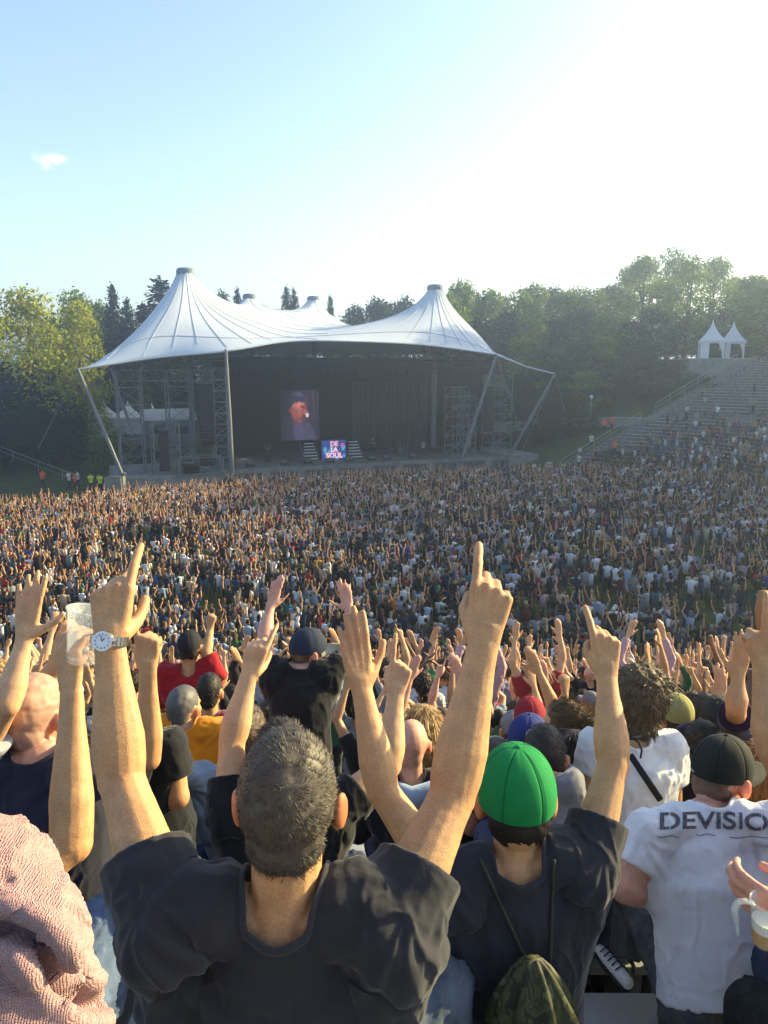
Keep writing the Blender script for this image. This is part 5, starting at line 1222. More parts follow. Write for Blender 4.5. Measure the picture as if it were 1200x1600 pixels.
MB().tube([np.array([math.cos(a)*.0475, math.sin(a)*.0475, .114]) for a in np.linspace(0, 6.283, 29)], [.0022]*29, 6, side=(0, 0, 1)).build('rim', M['clear'], cup, smooth=True)
cup.rotation_euler = (-.1, .2, 0); tag(cup, 'large empty clear plastic cup held beside the silver watch', 'cup')
# beer at the right edge
cup = empty('beer_cup', at(1196, 1474, 1.5)); cup.scale = (.86, .86, .86); MB().add(*cupmesh(.029, .040, .108)).build('wall', M['clear'], cup, smooth=True)
MB().tube([(0, 0, .004), (0, 0, .036)], [.0285, .0315], 24, side=(1, 0, 0), caps='ff').build('beer', M['beer'], cup); MB().tube([(0, 0, .037), (0, 0, .060)], [.0315, .0335], 24, side=(1, 0, 0), caps='ff').build('foam', M['foam'], cup)
hd = MB(); pts = [(-.036, 0, .10), (-.052, 0, .108), (-.072, 0, .106), (-.078, 0, .085), (-.070, 0, .050), (-.064, 0, .022)]
for p, q, w in zip(pts, pts[1:], (.012, .014, .016, .013, .009)): hd.bar(p, q, w, .0035, up=(0, 1, 0))
hd.tube([np.array(p) for p in pts], [(.003, .009)]*5+[(.002, .005)], 8, side=(1, 0, 0)); hd.build('cup_handle', M['clear'], cup, smooth=True); tag(cup, 'clear handled cup with a little yellow beer at the right border', 'cup')
hero('person beyond the right border whose fingers hold the beer cup', (1580, 1230, 1.5), f=(-.3, 1, 0), neck=at(1580, 1350, 1.5), sh=[at(1440, 1400, 1.5), at(1720, 1400, 1.5)], skin='pink', shirt=((.03, .03, .03), 'long'), hs='short', vox=.0042,
     arms=[dict(el=at(1370, 1560, 1.45), wr=at(1262, 1440, 1.5), kn=at(1232, 1428, 1.51), td=(0, 0, 1), palm=(-.5, .8, 0), pose='hold', thumb='grip', up=0), dict(el=at(1800, 1700, 1.5), wr=at(1760, 1800, 1.6), up=0, pose='relaxed', palm=(0, 0, -1), td=(-1, 0, 0))], legs=[(at(1560, 1700, 1.9), at(1560, 1900, 1.9)), (at(1650, 1700, 1.9), at(1650, 1900, 1.9))])
# dark knee at the lower right
hero('person in dark trousers whose bent knee fills the lower right corner', (1420, 1290, 1.75), f=(-.2, 1, 0), arms=[dict(el=at(1330, 1600, 1.8), wr=at(1360, 1700, 1.9), up=0, pose='relaxed', palm=(0, 0, -1), td=(1, 0, 0)), None], neck=at(1420, 1390, 1.75), skin='fair', shirt=((.03, .03, .035), 'short'), pants=(.022, .024, .024), hs='short', vox=.0045, legs=[(at(1175, 1575, 1.95), at(1160, 1800, 1.95)), (at(1290, 1610, 2.1), at(1290, 1800, 2.1))], pelvis=at(1400, 1680, 1.6), feet=False)
# pink knitted jumper, bottom left
kn = empty('person', at(-40, 1700, .62)); o_ = np.array(kn.location); b = MB()
KP = lambda x, y, t: A3(at(x, y, t))-o_
b.ell(KP(-70, 1400, .64), (.085, .07, .07), None, 28, 18); b.tube([KP(-110, 1365, .64), KP(-20, 1375, .64), KP(60, 1420, .63)], [.045, .044, .030], 20, side=(0, 0, 1))
b.tube([KP(-10, 1385, .64), KP(35, 1425, .62), KP(68, 1475, .60)], [.040, .038, .030], 20)
b.tube([KP(-140, 1560, .62), KP(-60, 1560, .60), KP(20, 1580, .60), KP(45, 1660, .60)], [.045, .048, .047, .048], 22); b.tube([KP(20, 1575, .60), KP(48, 1680, .6), KP(40, 1850, .6)], [.046, .047, .05], 22)
b.tube([KP(-60, 1500, .66), KP(30, 1480, .66)], [.05, .045], 18); b.tube([KP(-100, 1480, .72), KP(-80, 1800, .75)], [(.14, .1), (.16, .12)], 20)
me = remeshed(b, 'jumper', .0032, 6); me.materials.append(M['knit']); co = get_co(me); n1 = vnoise(co*np.array([9, 9, 14]), 31, 3); set_co(me, co+get_no(me)*((1-np.abs(n1*1.5)).clip(0, 1)**2*.006-.003)[:, None]); 
co = get_co(me); no = get_no(me); PL = [(-60, 1450), (10, 1452), (48, 1470), (75, 1500), (92, 1540), (140, 1570)]; pp = np.array([to_px(c+o_)[:2] for c in co]); dm = np.full(len(co), 1e9)
for (xa, ya), (xb, yb) in zip(PL, PL[1:]):
    w_ = np.array([xb-xa, yb-ya], float); t_ = np.clip(((pp-[xa, ya])@w_)/(w_@w_), 0, 1); dm = np.minimum(dm, np.linalg.norm(pp-[xa, ya]-t_[:, None]*w_, axis=1))
PL2 = [(20, 1300), (60, 1345), (110, 1380)]; 
set_co(me, co-no*(.022*np.exp(-(dm/11)**2)-.010*np.exp(-((dm-34)/22)**2))[:, None]); link('jumper', me, kn)
hb = MB(); hc_ = KP(-190, 1130, .68); fr_ = head_geo(hb, hc_, np.array([.3, .95, 0]), np.array([0, 0, 1.])); hb.tube([hc_-np.array([0, 0, .06]), KP(-110, 1400, .70)], [.052, .06], 14)
hm_ = remeshed(hb, 'body', .006, 4); hm_.materials.append(M['skin']); color(link('body', hm_, kn), SKIN['fair']); hh = hair(hc_, fr_, 'short', .006, 3, 1., 1500); color(link('hair', hh, kn), (.1, .06, .03))
tag(kn, 'person in a pink knitted jumper, only the bent shoulder in view at the bottom left', 'person')
# pointing man directly ahead of the grey-haired man
hero('man in black t-shirt hidden behind the grey-haired man, pointing up with both hands', (440, 1190, 2.25), f=(0, 1, 0), neck=at(440, 1265, 2.22), sh=[at(362, 1262, 2.22), at(522, 1268, 2.22)], skin='fair', shirt=((.012, .012, .014), 'short', .45),
     arms=[arm((362, 1160, 2.3), (388, 1058, 2.34), (400, 1018, 2.35), td=PX(1), pose='pointf', thumb='along'), arm((607, 1195, 2.3), (618, 1088, 2.36), (625, 1050, 2.37), td=PX(-1), pose='point')], pelvis=at(440, 1265, 2.22)+Vector((0, .05, -.55)), hs='short', s=1.0)
hero('tall man in navy cap with khaki brim and black t-shirt standing with both arms raised', (483, 1018, 4.3), f=(.85, .5, -.05), neck=at(470, 1045, 4.25), side=(1, -.05, 0), sh=[at(424, 1055, 4.25), at(516, 1052, 4.25)], skin='pink', shirt=((.012, .012, .014), 'short', .45),
     arms=[arm((412, 1000, 4.35), (422, 950, 4.45), (428, 930, 4.47), td=PX(1), pose='open', spread=1), arm((556, 1010, 4.35), (546, 955, 4.45), (541, 933, 4.47), td=PX(-1), pose='open', thumb='wide', spread=6)], legs='stand', hs='under', hc=(.1, .06, .03),
     cap=dict(col=(.028, .035, .06), bcol=(.30, .28, .20)), s=1.03, pants=(.05, .07, .14), bulk=.94, pelvis=at(470, 1195, 4.2))
hero('man in orange t-shirt with very short grey hair, left of centre', (288, 1108, 3.9), f=(.35, .93, 0), neck=at(290, 1140, 3.85), skin='tan', shirt=((.72, .24, .008), 'short', .6), hs='buzz', hc=(.09, .085, .08), arms=[dict(el=at(225, 1170, 3.85), wr=at(255, 1190, 4.1), up=1), dict(el=at(350, 1175, 3.85), wr=at(330, 1200, 4.1), up=1)], flush=.9)
hero('man in black t-shirt right of the silver watch, pointing up with elbow high', (212, 1160, 2.75), f=(.1, 1, 0), neck=at(222, 1215, 2.75), sh=[at(175, 1225, 2.7), at(262, 1175, 2.6)], skin='tan', shirt=((.014, .015, .017), 'short', .55),
     arms=[arm((232, 1185, 2.2), (231, 1050, 2.15), (230, 1008, 2.15), td=PX(-1), pose='point', fat=.9), dict(el=at(278, 1245, 2.6), wr=at(248, 1250, 2.7), up=0, pose='relaxed', palm=(0, 0, -1), td=(-1, 0, 0))], hs='short', pants=(.05, .09, .2))
hero('person whose pale forearm and spread hand rise at the left border', (-120, 1110, 2.35), f=(0, 1, 0), skin='fair', shirt=((.35, .36, .4), 'short', .5), sh=[at(-200, 1190, 2.3), at(-40, 1185, 2.3)], neck=at(-120, 1165, 2.3),
     arms=[None, arm((12, 1100, 2.15), (38, 1000, 2.2), (43, 962, 2.2), td=PX(1), pose='open', spread=6, thumb='wide', fat=.9)], hs='short')
hero('person behind the big clear cup whose forearm leans right to its rim', (15, 1150, 2.9), f=(0, 1, 0), skin='tan', shirt=((.03, .03, .05), 'short', .5), neck=at(15, 1195, 2.9), arms=[None, arm((38, 1110, 2.85), (90, 1035, 2.8), (99, 1005, 2.8), td=PX(-1), pose='hold', thumb='in', fat=1.1)], sh=[at(-60, 1200, 2.9), at(15, 1180, 2.9)], hs='short')
eN = hero('woman in white cap-sleeve top with messy dark hair and a black cross-body strap', (1000, 1095, 3.0), f=(.25, .95, 0), neck=at(990, 1160, 2.95), sh=[at(930, 1175, 2.95), at(1045, 1180, 2.95)], skin='tan', shirt=((.68, .68, .66), 'short', .5), hs='messy', hc=(.11, .075, .035), nst=9000, s=.98, legs='seat', pants=(.02, .02, .025),
     arms=[dict(el=at(912, 1240, 2.95), wr=at(950, 1270, 3.2), up=0), dict(el=at(1050, 1265, 2.95), wr=at(1010, 1275, 3.2), up=0)], pelvis=at(985, 1290, 2.95), headscale=1.0)
shN = [c for c in eN.children if c.name.startswith('shirt')][0]; bN = bvh_of(shN); pts = []; rN = Vector(human.last['rt'])
for i in range(11):
    px, py = 985+(1032-985)*i/10, 1180+(1250-1180)*i/10; d = ray(px, py).normalized(); h = bN.ray_cast(Vector((0, 0, CAMZ)), d)[0]
    if h: pts.append(A3(h-d*.005-rN))
if len(pts) > 2: MB().tube(pts, [(.012, .003)]*len(pts), 6, side=(.8, 0, .6)).build('bag_strap', M['black'], eN)
MB().tube([A3(at(985, 1150, 2.84)-rN), A3(at(998, 1160, 2.82)-rN), A3(at(1003, 1172, 2.80)-rN), A3(at(1001, 1184, 2.8)-rN)], [.004]*4, 5).build('hair_ribbon', M['black'], eN)
MB().tube([A3(at(970+i*5, 1150+3*math.sin(i*.5), 2.86-.03*math.sin(i*.52))-rN) for i in range(7)], [.008]*7, 6).build('hair_ribbon', M['black'], eN)
hero('man in royal blue cap with round badge, just beyond the green cap', (826, 1160, 3.4), f=(.6, .8, -.05), skin='pink', shirt=((.03, .03, .12), 'short', .5), hs='under', hc=(.05, .03, .02), cap=dict(col=(.03, .04, .16)), flush=1.0)
cc_, cp_, cx_, cr_r = human.last_cap
lg = MB(); cen = nv(np.array([.15, -.80, .52])) if True else 0
rvw = nv(cx_@nv(np.array([.02, -.86, .5]))); t1 = nv(np.cross(rvw, (0, 0, 1))); t2 = np.cross(t1, rvw); pts = []
for i in range(21): a = 2*math.pi*i/20; d = nv(rvw+t1*.20*math.cos(a)+t2*.20*math.sin(a)); pts.append((d*np.array(cr_r)*1.015)@cx_+cp_)
lg.tube(pts, [.0022]*21, 5); 
for i in range(5): a = i*1.25; d = nv(rvw+t1*.09*math.cos(a)+t2*.09*math.sin(a)); d2 = nv(rvw+t1*.15*math.cos(a+.5)+t2*.15*math.sin(a+.5)); lg.bar((d*np.array(cr_r)*1.015)@cx_+cp_, (d2*np.array(cr_r)*1.015)@cx_+cp_, .004)
color(lg.build('round_badge', M['cap'], cc_), (.5, .5, .6))
hero('person in red cap behind the royal blue cap', (828, 1125, 4.2), f=(.3, .95, 0), skin='fair', shirt=((.1, .1, .1), 'short', .5), hs='under', cap=dict(col=(.26, .02, .03)))
hero('bald man with red ears and a light blue hood, right of centre', (643, 1163, 3.6), f=(.1, 1, 0), skin='pink', shirt=((.012, .014, .025), 'long'), hs=None, flush=1.0, s=1.0)
rr_ = Vector(human.last['rt']); nk = human.last['neck']
color(MB().tube([nk+np.array([-.09, -.05, -.02])-np.array(rr_), nk+np.array([0, -.10, -.05])-np.array(rr_), nk+np.array([.09, -.06, -.02])-np.array(rr_)], [(.05, .035), (.075, .045), (.05, .035)], 14, side=(0, 0, 1)).build('hood', M['cloth'], human.last['root'], smooth=True), (.35, .45, .58))
hero('woman with long loose blond hair behind the bald man with the blue hood', (662, 1138, 4.1), f=(.2, .95, 0), skin='fair', shirt=((.02, .02, .02), 'short', .5), hs='long', hc=(.42, .27, .10), nst=6000)
hero('man in yellow cap and grey t-shirt seated right of the white cap-sleeve top', (1056, 1120, 4.2), f=(-.1, 1, 0), skin='tan', shirt=((.30, .31, .31), 'short', .5), hs='under', cap=dict(col=(.30, .28, .10)))
hero('woman with long dark hair and navy top right of the green cap', (898, 1190, 3.1), f=(.1, 1, 0), skin='tan', shirt=((.02, .02, .06), 'short', .5), hs='long', hc=(.022, .012, .008), nst=6000)
hero('woman with brown hair in a bun looking left, black top', (880, 1135, 3.6), f=(-.75, .65, 0), skin='fair', shirt=((.01, .01, .012), 'short', .5), hs='bun', hc=(.12, .07, .025), nst=5000)
hero('man in grey t-shirt half hidden behind the green cap', (850, 1185, 2.9), f=(.2, 1, 0), neck=at(862, 1225, 2.75), sh=[at(820, 1240, 2.75), at(885, 1240, 2.75)], skin='tan', shirt=((.20, .20, .21), 'short', .6), hs='short', hc=(.03, .02, .015))
hero('dark-haired man close behind the dark cap of the white-shirted man', (1098, 1175, 3.1), f=(-.3, .95, 0), skin='dark', shirt=((.03, .012, .02), 'long'), hs='short', hc=(.01, .008, .006))
hero('person with reddish brown hair beyond the dark cap at the right border', (1195, 1215, 2.9), f=(0, 1, 0), skin='fair', shirt=((.1, .02, .03), 'short', .5), hs='long', hc=(.28, .12, .04), nst=5000)
hero('person at the right border holding up a spread two-finger sign', (1330, 1190, 2.0), f=(0, 1, 0), skin='tan', shirt=((.08, .01, .04), 'short', .3), neck=at(1340, 1270, 2.0), sh=[at(1262, 1275, 2.0), at(1430, 1275, 2.0)], arms=[arm((1207, 1170, 1.95), (1192, 1048, 1.98), (1190, 1012, 1.98), td=PX(1), palm=(0, 1, 0), pose='v', spread=14, thumb='in'), None], hs='short')
hero('person with dark purple sleeve and open raised hand beside the two-finger sign', (1120, 1130, 3.6), f=(0, 1, 0), skin='tan', shirt=((.03, .015, .04), 'short', .8), hs='short', sh=[at(1075, 1165, 3.6), at(1150, 1155, 3.6)], arms=[None, arm((1150, 1105, 3.0), (1153, 1062, 3.0), (1156, 1040, 3.0), td=PX(-1), pose='open')])
hero('person with a black wristband and spread hand before the purple sleeve', (1100, 1118, 4.4), f=(0, 1, 0), skin='fair', shirt=((.15, .15, .17), 'short', .5), hs='short', arms=[None, arm((1128, 1125, 3.9), (1126, 1095, 3.95), (1126, 1078, 3.95), td=PX(-1), pose='open', spread=7)])
eX = hero('man in red t-shirt and black cap raising one arm, left of the navy cap', (297, 1012, 5.6), f=(.1, 1, 0), skin='tan', shirt=((.30, .012, .02), 'short', .9), hs='under', cap=dict(col=(.02, .02, .022)), legs='stand', arms=[None, arm((322, 1020, 5.6), (329, 982, 5.7), (330, 968, 5.7), td=PX(-1), pose='fist')])
hero('person in plum t-shirt with short dark hair below the pale pink shirt', (328, 1082, 5.0), f=(.1, 1, 0), skin='tan', shirt=((.16, .03, .07), 'short', .5), hs='short', hc=(.02, .015, .01))
hero('person with close-cropped hair half hidden behind the raised forearm', (385, 1150, 3.0), f=(-.05, 1, 0), skin='pink', shirt=((.22, .3, .38), 'short', .5), hs='short', hc=(.08, .05, .03), flush=1)
# ------------------------------------------------------------------ the rest of the near crowd: people built once per pose, copied with their parts
def up_arm(sh, sg, h=1.0, bend=.2, out=.12, pose='open', fwd_=.06, lean=0):
    sh = A3(sh); el = sh+np.array([sg*out, fwd_, .25*h]); wr = el+np.array([-sg*bend*.25+lean, .05, .245]); return dict(el=el, wr=wr, pose=pose, td=np.array([-sg, 0, 0.]), up=1, fat=1.0)
ARCH = {}
HS, HT = 1.26, 1.60
def arch(key, posture, L, R, bulk=1.0, kind='short', sleeve=.5):
    hz = HS if posture == 'seat' else HT; head = np.array([0, 0, hz]); neck = head+np.array([0, -.03, -.165]); sw = .185*bulk
    def mk(spec, sg):
        if spec is None: return None
        if spec == 'low': return dict(el=neck+np.array([sg*(sw+.05), .04, -.30]), wr=neck+np.array([sg*(sw-.05), .26, -.24]), pose='relaxed', up=0, td=(0, 0, 1.), palm=(-sg, 0, 0))
        if spec == 'mouth': return dict(el=neck+np.array([sg*(sw+.06), .14, -.22]), wr=neck+np.array([sg*.08, .26, -.02]), pose='hold', up=0, td=(0, 0, 1.), palm=(-sg, 0, 0))
        if spec == 'clap': return dict(el=neck+np.array([sg*(sw+.10), .12, .12]), wr=neck+np.array([sg*.06, .16, .34]), pose='open', td=(0, -1., 0), palm=(-sg, 0, 0), up=1)
        if spec == 'wide': return up_arm(neck+np.array([sg*sw, 0, 0]), sg, .9, -.35, .20)
        return up_arm(neck+np.array([sg*sw, 0, 0]), sg, pose=spec, out=.08+.05*random.random(), bend=.1+.4*random.random(), fwd_=.02+.1*random.random())
    human('x', head, f=(0, 1, 0), side=(1, 0, 0), neck=neck, arms=[mk(L, -1), mk(R, 1)], pelvis=(0, -.04, .53 if posture == 'seat' else .90), floor=0., root=(0, 0, 0), legs=posture, shirt=((.1, .1, .1), kind, sleeve), vox=.0115, svox=.013, hs=None, bulk=bulk, fingers=1.22, feet=posture == 'stand', fold_amp=.008)
    e = human.last['root']; ARCH[key] = {c.name.split('.')[0]+('2' if False else ''): c.data for c in e.children if not c.name.startswith('shoe')}
    ARCH[key]['_shoes'] = [c.data for c in e.children if c.name.startswith('shoe')]
    for c in list(e.children): bpy.data.objects.remove(c)
    bpy.data.objects.remove(e)
AK = {'seat': [], 'stand': []}
for post in ('seat', 'stand'):
    for i, (L, R, bk, kd, sl, txt) in enumerate([('open', 'open', 1.05, 'short', .5, 'both hands up'), ('point', 'point', 1.0, 'short', .5, 'both index fingers up'), (None, 'open', 1.0, 'short', .6, 'right hand up'), ('fist', None, 1.08, 'short', .5, 'left fist up'),
                              ('low', 'low', 1.0, 'short', .5, 'arms down'), ('clap', 'clap', .95, 'short', .4, 'hands clapping overhead'), ('open', 'open', .95, 'long', 0, 'both long sleeves up'), ('wide', 'wide', 1.0, 'short', .5, 'arms spread wide up'), ('mouth', 'low', 1.0, 'long', 0, 'one hand at the mouth')]):
        arch((post, i), post, L, R, bk, kd, sl); AK[post].append(txt)
FR0 = (np.array([1., 0, 0]), np.array([0, 1., 0]), np.array([0, 0, 1.]))
HAIR = {k: [hair(np.zeros(3), FR0, k, .009, seed=j, nst=900, scale=2.0) for j in (1, 2)] for k in ('short', 'messy', 'long', 'bun', 'pony', 'curly', 'under')}
HAIR['buzz'] = [hair(np.zeros(3), FR0, 'buzz', .008, seed=1, nst=200)]
CAPM = cap_mesh(np.zeros(3), FR0, n=48, m=12)[:3]; CAPB = cap_mesh(np.zeros(3), FR0, turn=math.pi, n=48, m=12)[:3]
SH = [('black', (.014, .014, .016), 13), ('dark grey', (.06, .06, .065), 6), ('white', (.62, .63, .63), 8), ('navy', (.02, .028, .065), 6), ('grey', (.22, .23, .245), 5), ('pale blue', (.30, .38, .47), 3.5), ('red', (.34, .03, .03), 1), ('maroon', (.12, .025, .035), 1.5), ('olive', (.09, .10, .03), 2),
      ('pink', (.50, .32, .34), .8), ('mustard', (.40, .24, .05), .5), ('teal', (.04, .15, .17), .8), ('beige', (.42, .33, .22), 2), ('royal blue', (.04, .07, .22), 1), ('lilac', (.28, .25, .36), .6), ('orange', (.50, .17, .04), .35), ('green', (.04, .13, .06), .5)]
HC = [('black', (.012, .009, .008)), ('dark brown', (.035, .02, .012)), ('brown', (.09, .05, .025)), ('blond', (.38, .25, .10)), ('grey', (.16, .155, .15)), ('reddish', (.20, .07, .025))]
CC = [('black', (.015, .015, .016)), ('navy', (.02, .03, .08)), ('white', (.6, .6, .6)), ('red', (.4, .02, .02)), ('grey', (.2, .2, .21)), ('khaki', (.25, .22, .13)), ('green', (.02, .16, .05))]
PN = [(.03, .045, .10), (.05, .08, .17), (.012, .012, .014), (.09, .09, .09), (.17, .16, .12), (.10, .15, .26)]
def pick(L): w = [x[2] for x in L]; return random.choices(L, w)[0]
def child(name, me, par, c, loc=None):
    o = bpy.data.objects.new(name, me); COL.objects.link(o); o.parent = par
    if loc is not None: o.location = loc
    o.color = (*c, 1); return o
LABELS = set(); LM = []
for (hp, lb) in HEROES:
    if -20 < hp[0] < 1220 and hp[1] < 1330: LM.append((hp[0], hp[1], lb))
SHORT = [((452, 1255), 'the grey-haired man in front'), ((806, 1252), 'the green cap'), ((1130, 1212), 'the DEVISION t-shirt'), ((58, 1118), 'the bald man at the left'), ((483, 1018), 'the navy cap with khaki brim'), ((288, 1108), 'the orange t-shirt'), ((1000, 1095), 'the white cap-sleeve top'), ((828, 1150), 'the royal blue cap'), ((643, 1163), 'the light blue hood'), ((662, 1138), 'the long blond hair'),
         ((1056, 1120), 'the yellow cap'), ((880, 1135), 'the brown hair bun'), ((297, 1012), 'the red t-shirt with black cap'), ((328, 1082), 'the plum t-shirt'), ((205, 870), "the watch-wearer's pointing finger"), ((765, 900), 'the big right pointing hand'), ((945, 985), "the green-capped man's pointing finger"), ((1190, 980), 'the two-finger sign'), ((130, 990), 'the big clear cup'), ((560, 1050), 'the big open hand')]
def where(px, py):
    (x, y), n = min(SHORT, key=lambda s_: math.hypot(s_[0][0]-px, s_[0][1]-py)); dx, dy = px-x, py-y; d = math.hypot(dx, dy)
    a = 'just' if d < 45 else '' if d < 100 else 'well'
    if abs(dx) > abs(dy)*2: q = 'left of' if dx < 0 else 'right of'
    elif abs(dy) > abs(dx)*2: q = 'above' if dy < 0 else 'below'
    else: q = ('up' if dy < 0 else 'down')+(' and left of' if dx < 0 else ' and right of')
    return (a+' '+q+' '+n).strip()
def make_person(x, y, z, rz, sc, post, i=None, hair_=None, shirt=None, px=None, py=None, group='people in the near crowd'):
    for tr in range(60):
        ii = i if i is not None else random.choices(range(9), [5, 3, 4, 3, 3.5, 1.5, 2, 2.5, 1.5])[0]
        hk = hair_ or random.choices(['short', 'messy', 'long', 'bun', 'pony', 'curly', 'buzz', 'cap', 'capb', 'bald'], [9, 2, 4, 1.2, 1.2, 1.5, 2, 2.6, .7, .8])[0]
        sh = shirt or pick(SH); hc = random.choices(HC, [4, 6, 5, 2.5, 1.5, .7])[0]; cp = random.choice(CC)
        ht = {'short': 'short %s hair', 'messy': 'tousled %s hair', 'long': 'long %s hair', 'bun': '%s hair bun', 'pony': '%s ponytail', 'curly': 'curly %s hair', 'buzz': 'cropped %s hair', 'cap': '%s cap', 'capb': 'reversed %s cap', 'bald': 'bald head'}[hk]
        ht = ht if hk == 'bald' else ht % (cp[0] if hk.startswith('cap') else hc[0])
        lb = '%s top, %s, %s, %s' % (sh[0], ht, AK[post][ii].replace('hands clapping overhead', 'clapping'), where(px, py))
        if len(lb.split()) > 16: lb = '%s top, %s, %s' % (sh[0], ht, where(px, py))
        if len(lb.split()) > 16: lb = '%s top, %s' % (sh[0], where(px, py))
        if len(lb.split()) > 16: continue
        if lb not in LABELS: break
    LABELS.add(lb)
    e = empty('person', (x, y, z), rz); e.scale = (sc, sc, sc); A = ARCH[(post, ii)]; sk = random.choices(['fair', 'tan', 'pink', 'dark'], [5, 6, 3, 1])[0]
    j = .85+.3*random.random(); child('body', A['body'], e, tuple(c*j for c in SKIN[sk])); child('shirt', A['shirt'], e, sh[1]); child('trousers', A['trousers'], e, random.choice(PN))
    if '_shoes' in A and py is not None and False: pass
    for s_ in A['_shoes']: child('shoe', s_, e, (.03, .03, .03))
    hz = HS if post == 'seat' else HT; loc = (0, 0, hz)
    if hk.startswith('cap'):
        cm = CAPM if hk == 'cap' else CAPB; child('hair', random.choice(HAIR['under']), e, hc[1], loc); c_ = child('cap', cm[0], e, cp[1], loc); child('brim', cm[1], c_, cp[1]); child('button', cm[2], c_, cp[1])
    elif hk != 'bald': child('hair', random.choice(HAIR[hk]), e, hc[1], loc)
    return tag(e, lb, 'person', group)
occ = [(r.location.x, r.location.y) for r in [o for o in SC.objects if o.type == 'EMPTY' and o.name.startswith('person') and o.get('label')]]
blocked = []               # screen boxes of the big foreground figures: nobody who would be hidden wholly behind them is needed
BOX = [(375, 1140, 535, 1600), (170, 1330, 690, 1600), (700, 1290, 940, 1600), (750, 1165, 865, 1300), (985, 1260, 1200, 1600), (0, 1300, 140, 1600), (135, 1080, 240, 1600), (20, 1080, 100, 1180), (415, 1050, 530, 1170), (0, 1190, 110, 1290), (640, 1180, 760, 1400), (930, 1160, 1055, 1280), (1090, 1165, 1180, 1240), (255, 1130, 335, 1240)]
cand = []
for k in range(25, 0, -1):
    R = 31+TREAD*(k-1)+.5; th0 = math.atan2(-CY, -CX)
    n = int(2*1.2*R/.58)
    for i in range(n):
        th = th0-1.2+i*.58/R+(k % 2)*.3/R; r = rad0(th)-31+R; x, y = CX+r*math.cos(th), CY+r*math.sin(th); z = k*RISE
        px, py, t = to_px((x, y, z+1.25))
        if not (-30 < px < 1230) or t < 3.0 or py > 1330 or y > 40: continue
        cand.append((t, x, y, z, px, py, k))
cand.sort(); NEAR = 0; late = []
for t, x, y, z, px, py, k in cand:
    if random.random() < (.10 if t > 6 else .12): continue
    if min([math.hypot(x-a, y-b) for a, b in occ] or [9]) < .50: continue
    post = 'stand' if random.random() < (.25 if t < 7 else .45) else 'seat'
    if t < 4.6: post = 'seat'
    hpx, hpy, _ = to_px((x, y, z+(HS if post == 'seat' else HT)))
    if any(a+8 < hpx < c-8 and b+6 < hpy < d for a, b, c, d in BOX): continue
    x += random.uniform(-.07, .07); y += random.uniform(-.06, .06); rz = random.gauss(0, .3)+.18; sc = random.uniform(.93, 1.05)
    if NEAR < 238: make_person(x, y, z, rz, sc, post, px=hpx, py=hpy); NEAR += 1
    else: late.append((x, y, z, rz, sc, post))
# ------------------------------------------------------------------ guards and stewards: things of their own
def steward(px, py, Y, col, label, post='stand', i=4, cap='short', pants=None, group='stewards in bright vests'):
    p = atY(px, py, Y); z = floor_z(p.x, p.y); e = empty('person', (p.x, p.y, z), random.uniform(2.2, 4)); A = ARCH[(post, i)]
    child('body', A['body'], e, SKIN['tan']); child('vest', A['shirt'], e, col); child('trousers', A['trousers'], e, pants or (.02, .02, .03))
    for s_ in A['_shoes']: child('shoe', s_, e, (.02, .02, .02))
    child('hair', HAIR[cap][0], e, (.03, .02, .01), (0, 0, HT if post == 'stand' else HS)); z0 = p.z
    return tag(e, label, 'person', group)
OR = (.85, .10, .015); YE = (.60, .75, .02)
steward(67, 752, 74, OR, 'steward in orange vest on the grass slope at the left border'); steward(118, 765, 72, OR, 'steward in red-orange vest left of the yellow vests'); steward(143, 768, 71.5, YE, 'steward in yellow vest beside the concrete block'); steward(157, 768, 71, YE, 'second steward in yellow vest, nearest the concrete block')
steward(113, 853, 45, OR, 'orange-clad person standing in the crowd at the left'); steward(946, 646, 92, OR, 'left one of two orange vests on the bank path'); steward(957, 646, 92, OR, 'right one of two orange vests on the bank path'); steward(961, 694, 84, OR, 'lone orange vest on the edge stairs of the right stand')
steward(1103, 788, 62, OR, 'steward in orange vest inside the right-hand crowd'); steward(868, 738, 79, OR, 'steward in red vest by the right end of the stage'); steward(880, 740, 80, YE, 'person in green vest by the right end of the stage')
for k, (x_, y_, Y_) in enumerate([(834, 742, 80), (857, 738, 82), (108, 757, 73), (122, 757, 73.5), (905, 716, 84), (924, 690, 88)]):
    steward(x_, y_, Y_, (.6, .6, .6), 'person in white top ' + ['by the right stage wing', 'near the red vest at the right stage wing', 'behind the red-orange vest at the left', 'behind the red-orange vest at the left, right-hand one', 'on the grass bank below the lone orange vest', 'on the grass bank left of the lone orange vest'][k], group='people standing about the grass banks')
for k, (x_, Y_) in enumerate([(-9.6, 3.5), (8.8, 4.0), (14.2, 3), (4.4, 8.5)]):
    p = S(x_, Y_, 1.56); e = empty('person', p, 3.3); A = ARCH[('stand', 4 if k % 2 else 0)]; child('body', A['body'], e, SKIN['dark'] if k < 2 else SKIN['tan']); child('shirt', A['shirt'], e, [(.02, .02, .03), (.3, .3, .32), (.3, .3, .3), (.03, .03, .03)][k]); child('trousers', A['trousers'], e, (.02, .02, .02))
    tag(e, ['performer in dark clothes at the left of the stage', 'performer in grey top beside the drum kit', 'stage hand in grey at the right end of the stage', 'dark-clad figure before the brown curtain'][k], 'person', 'people on the stage')
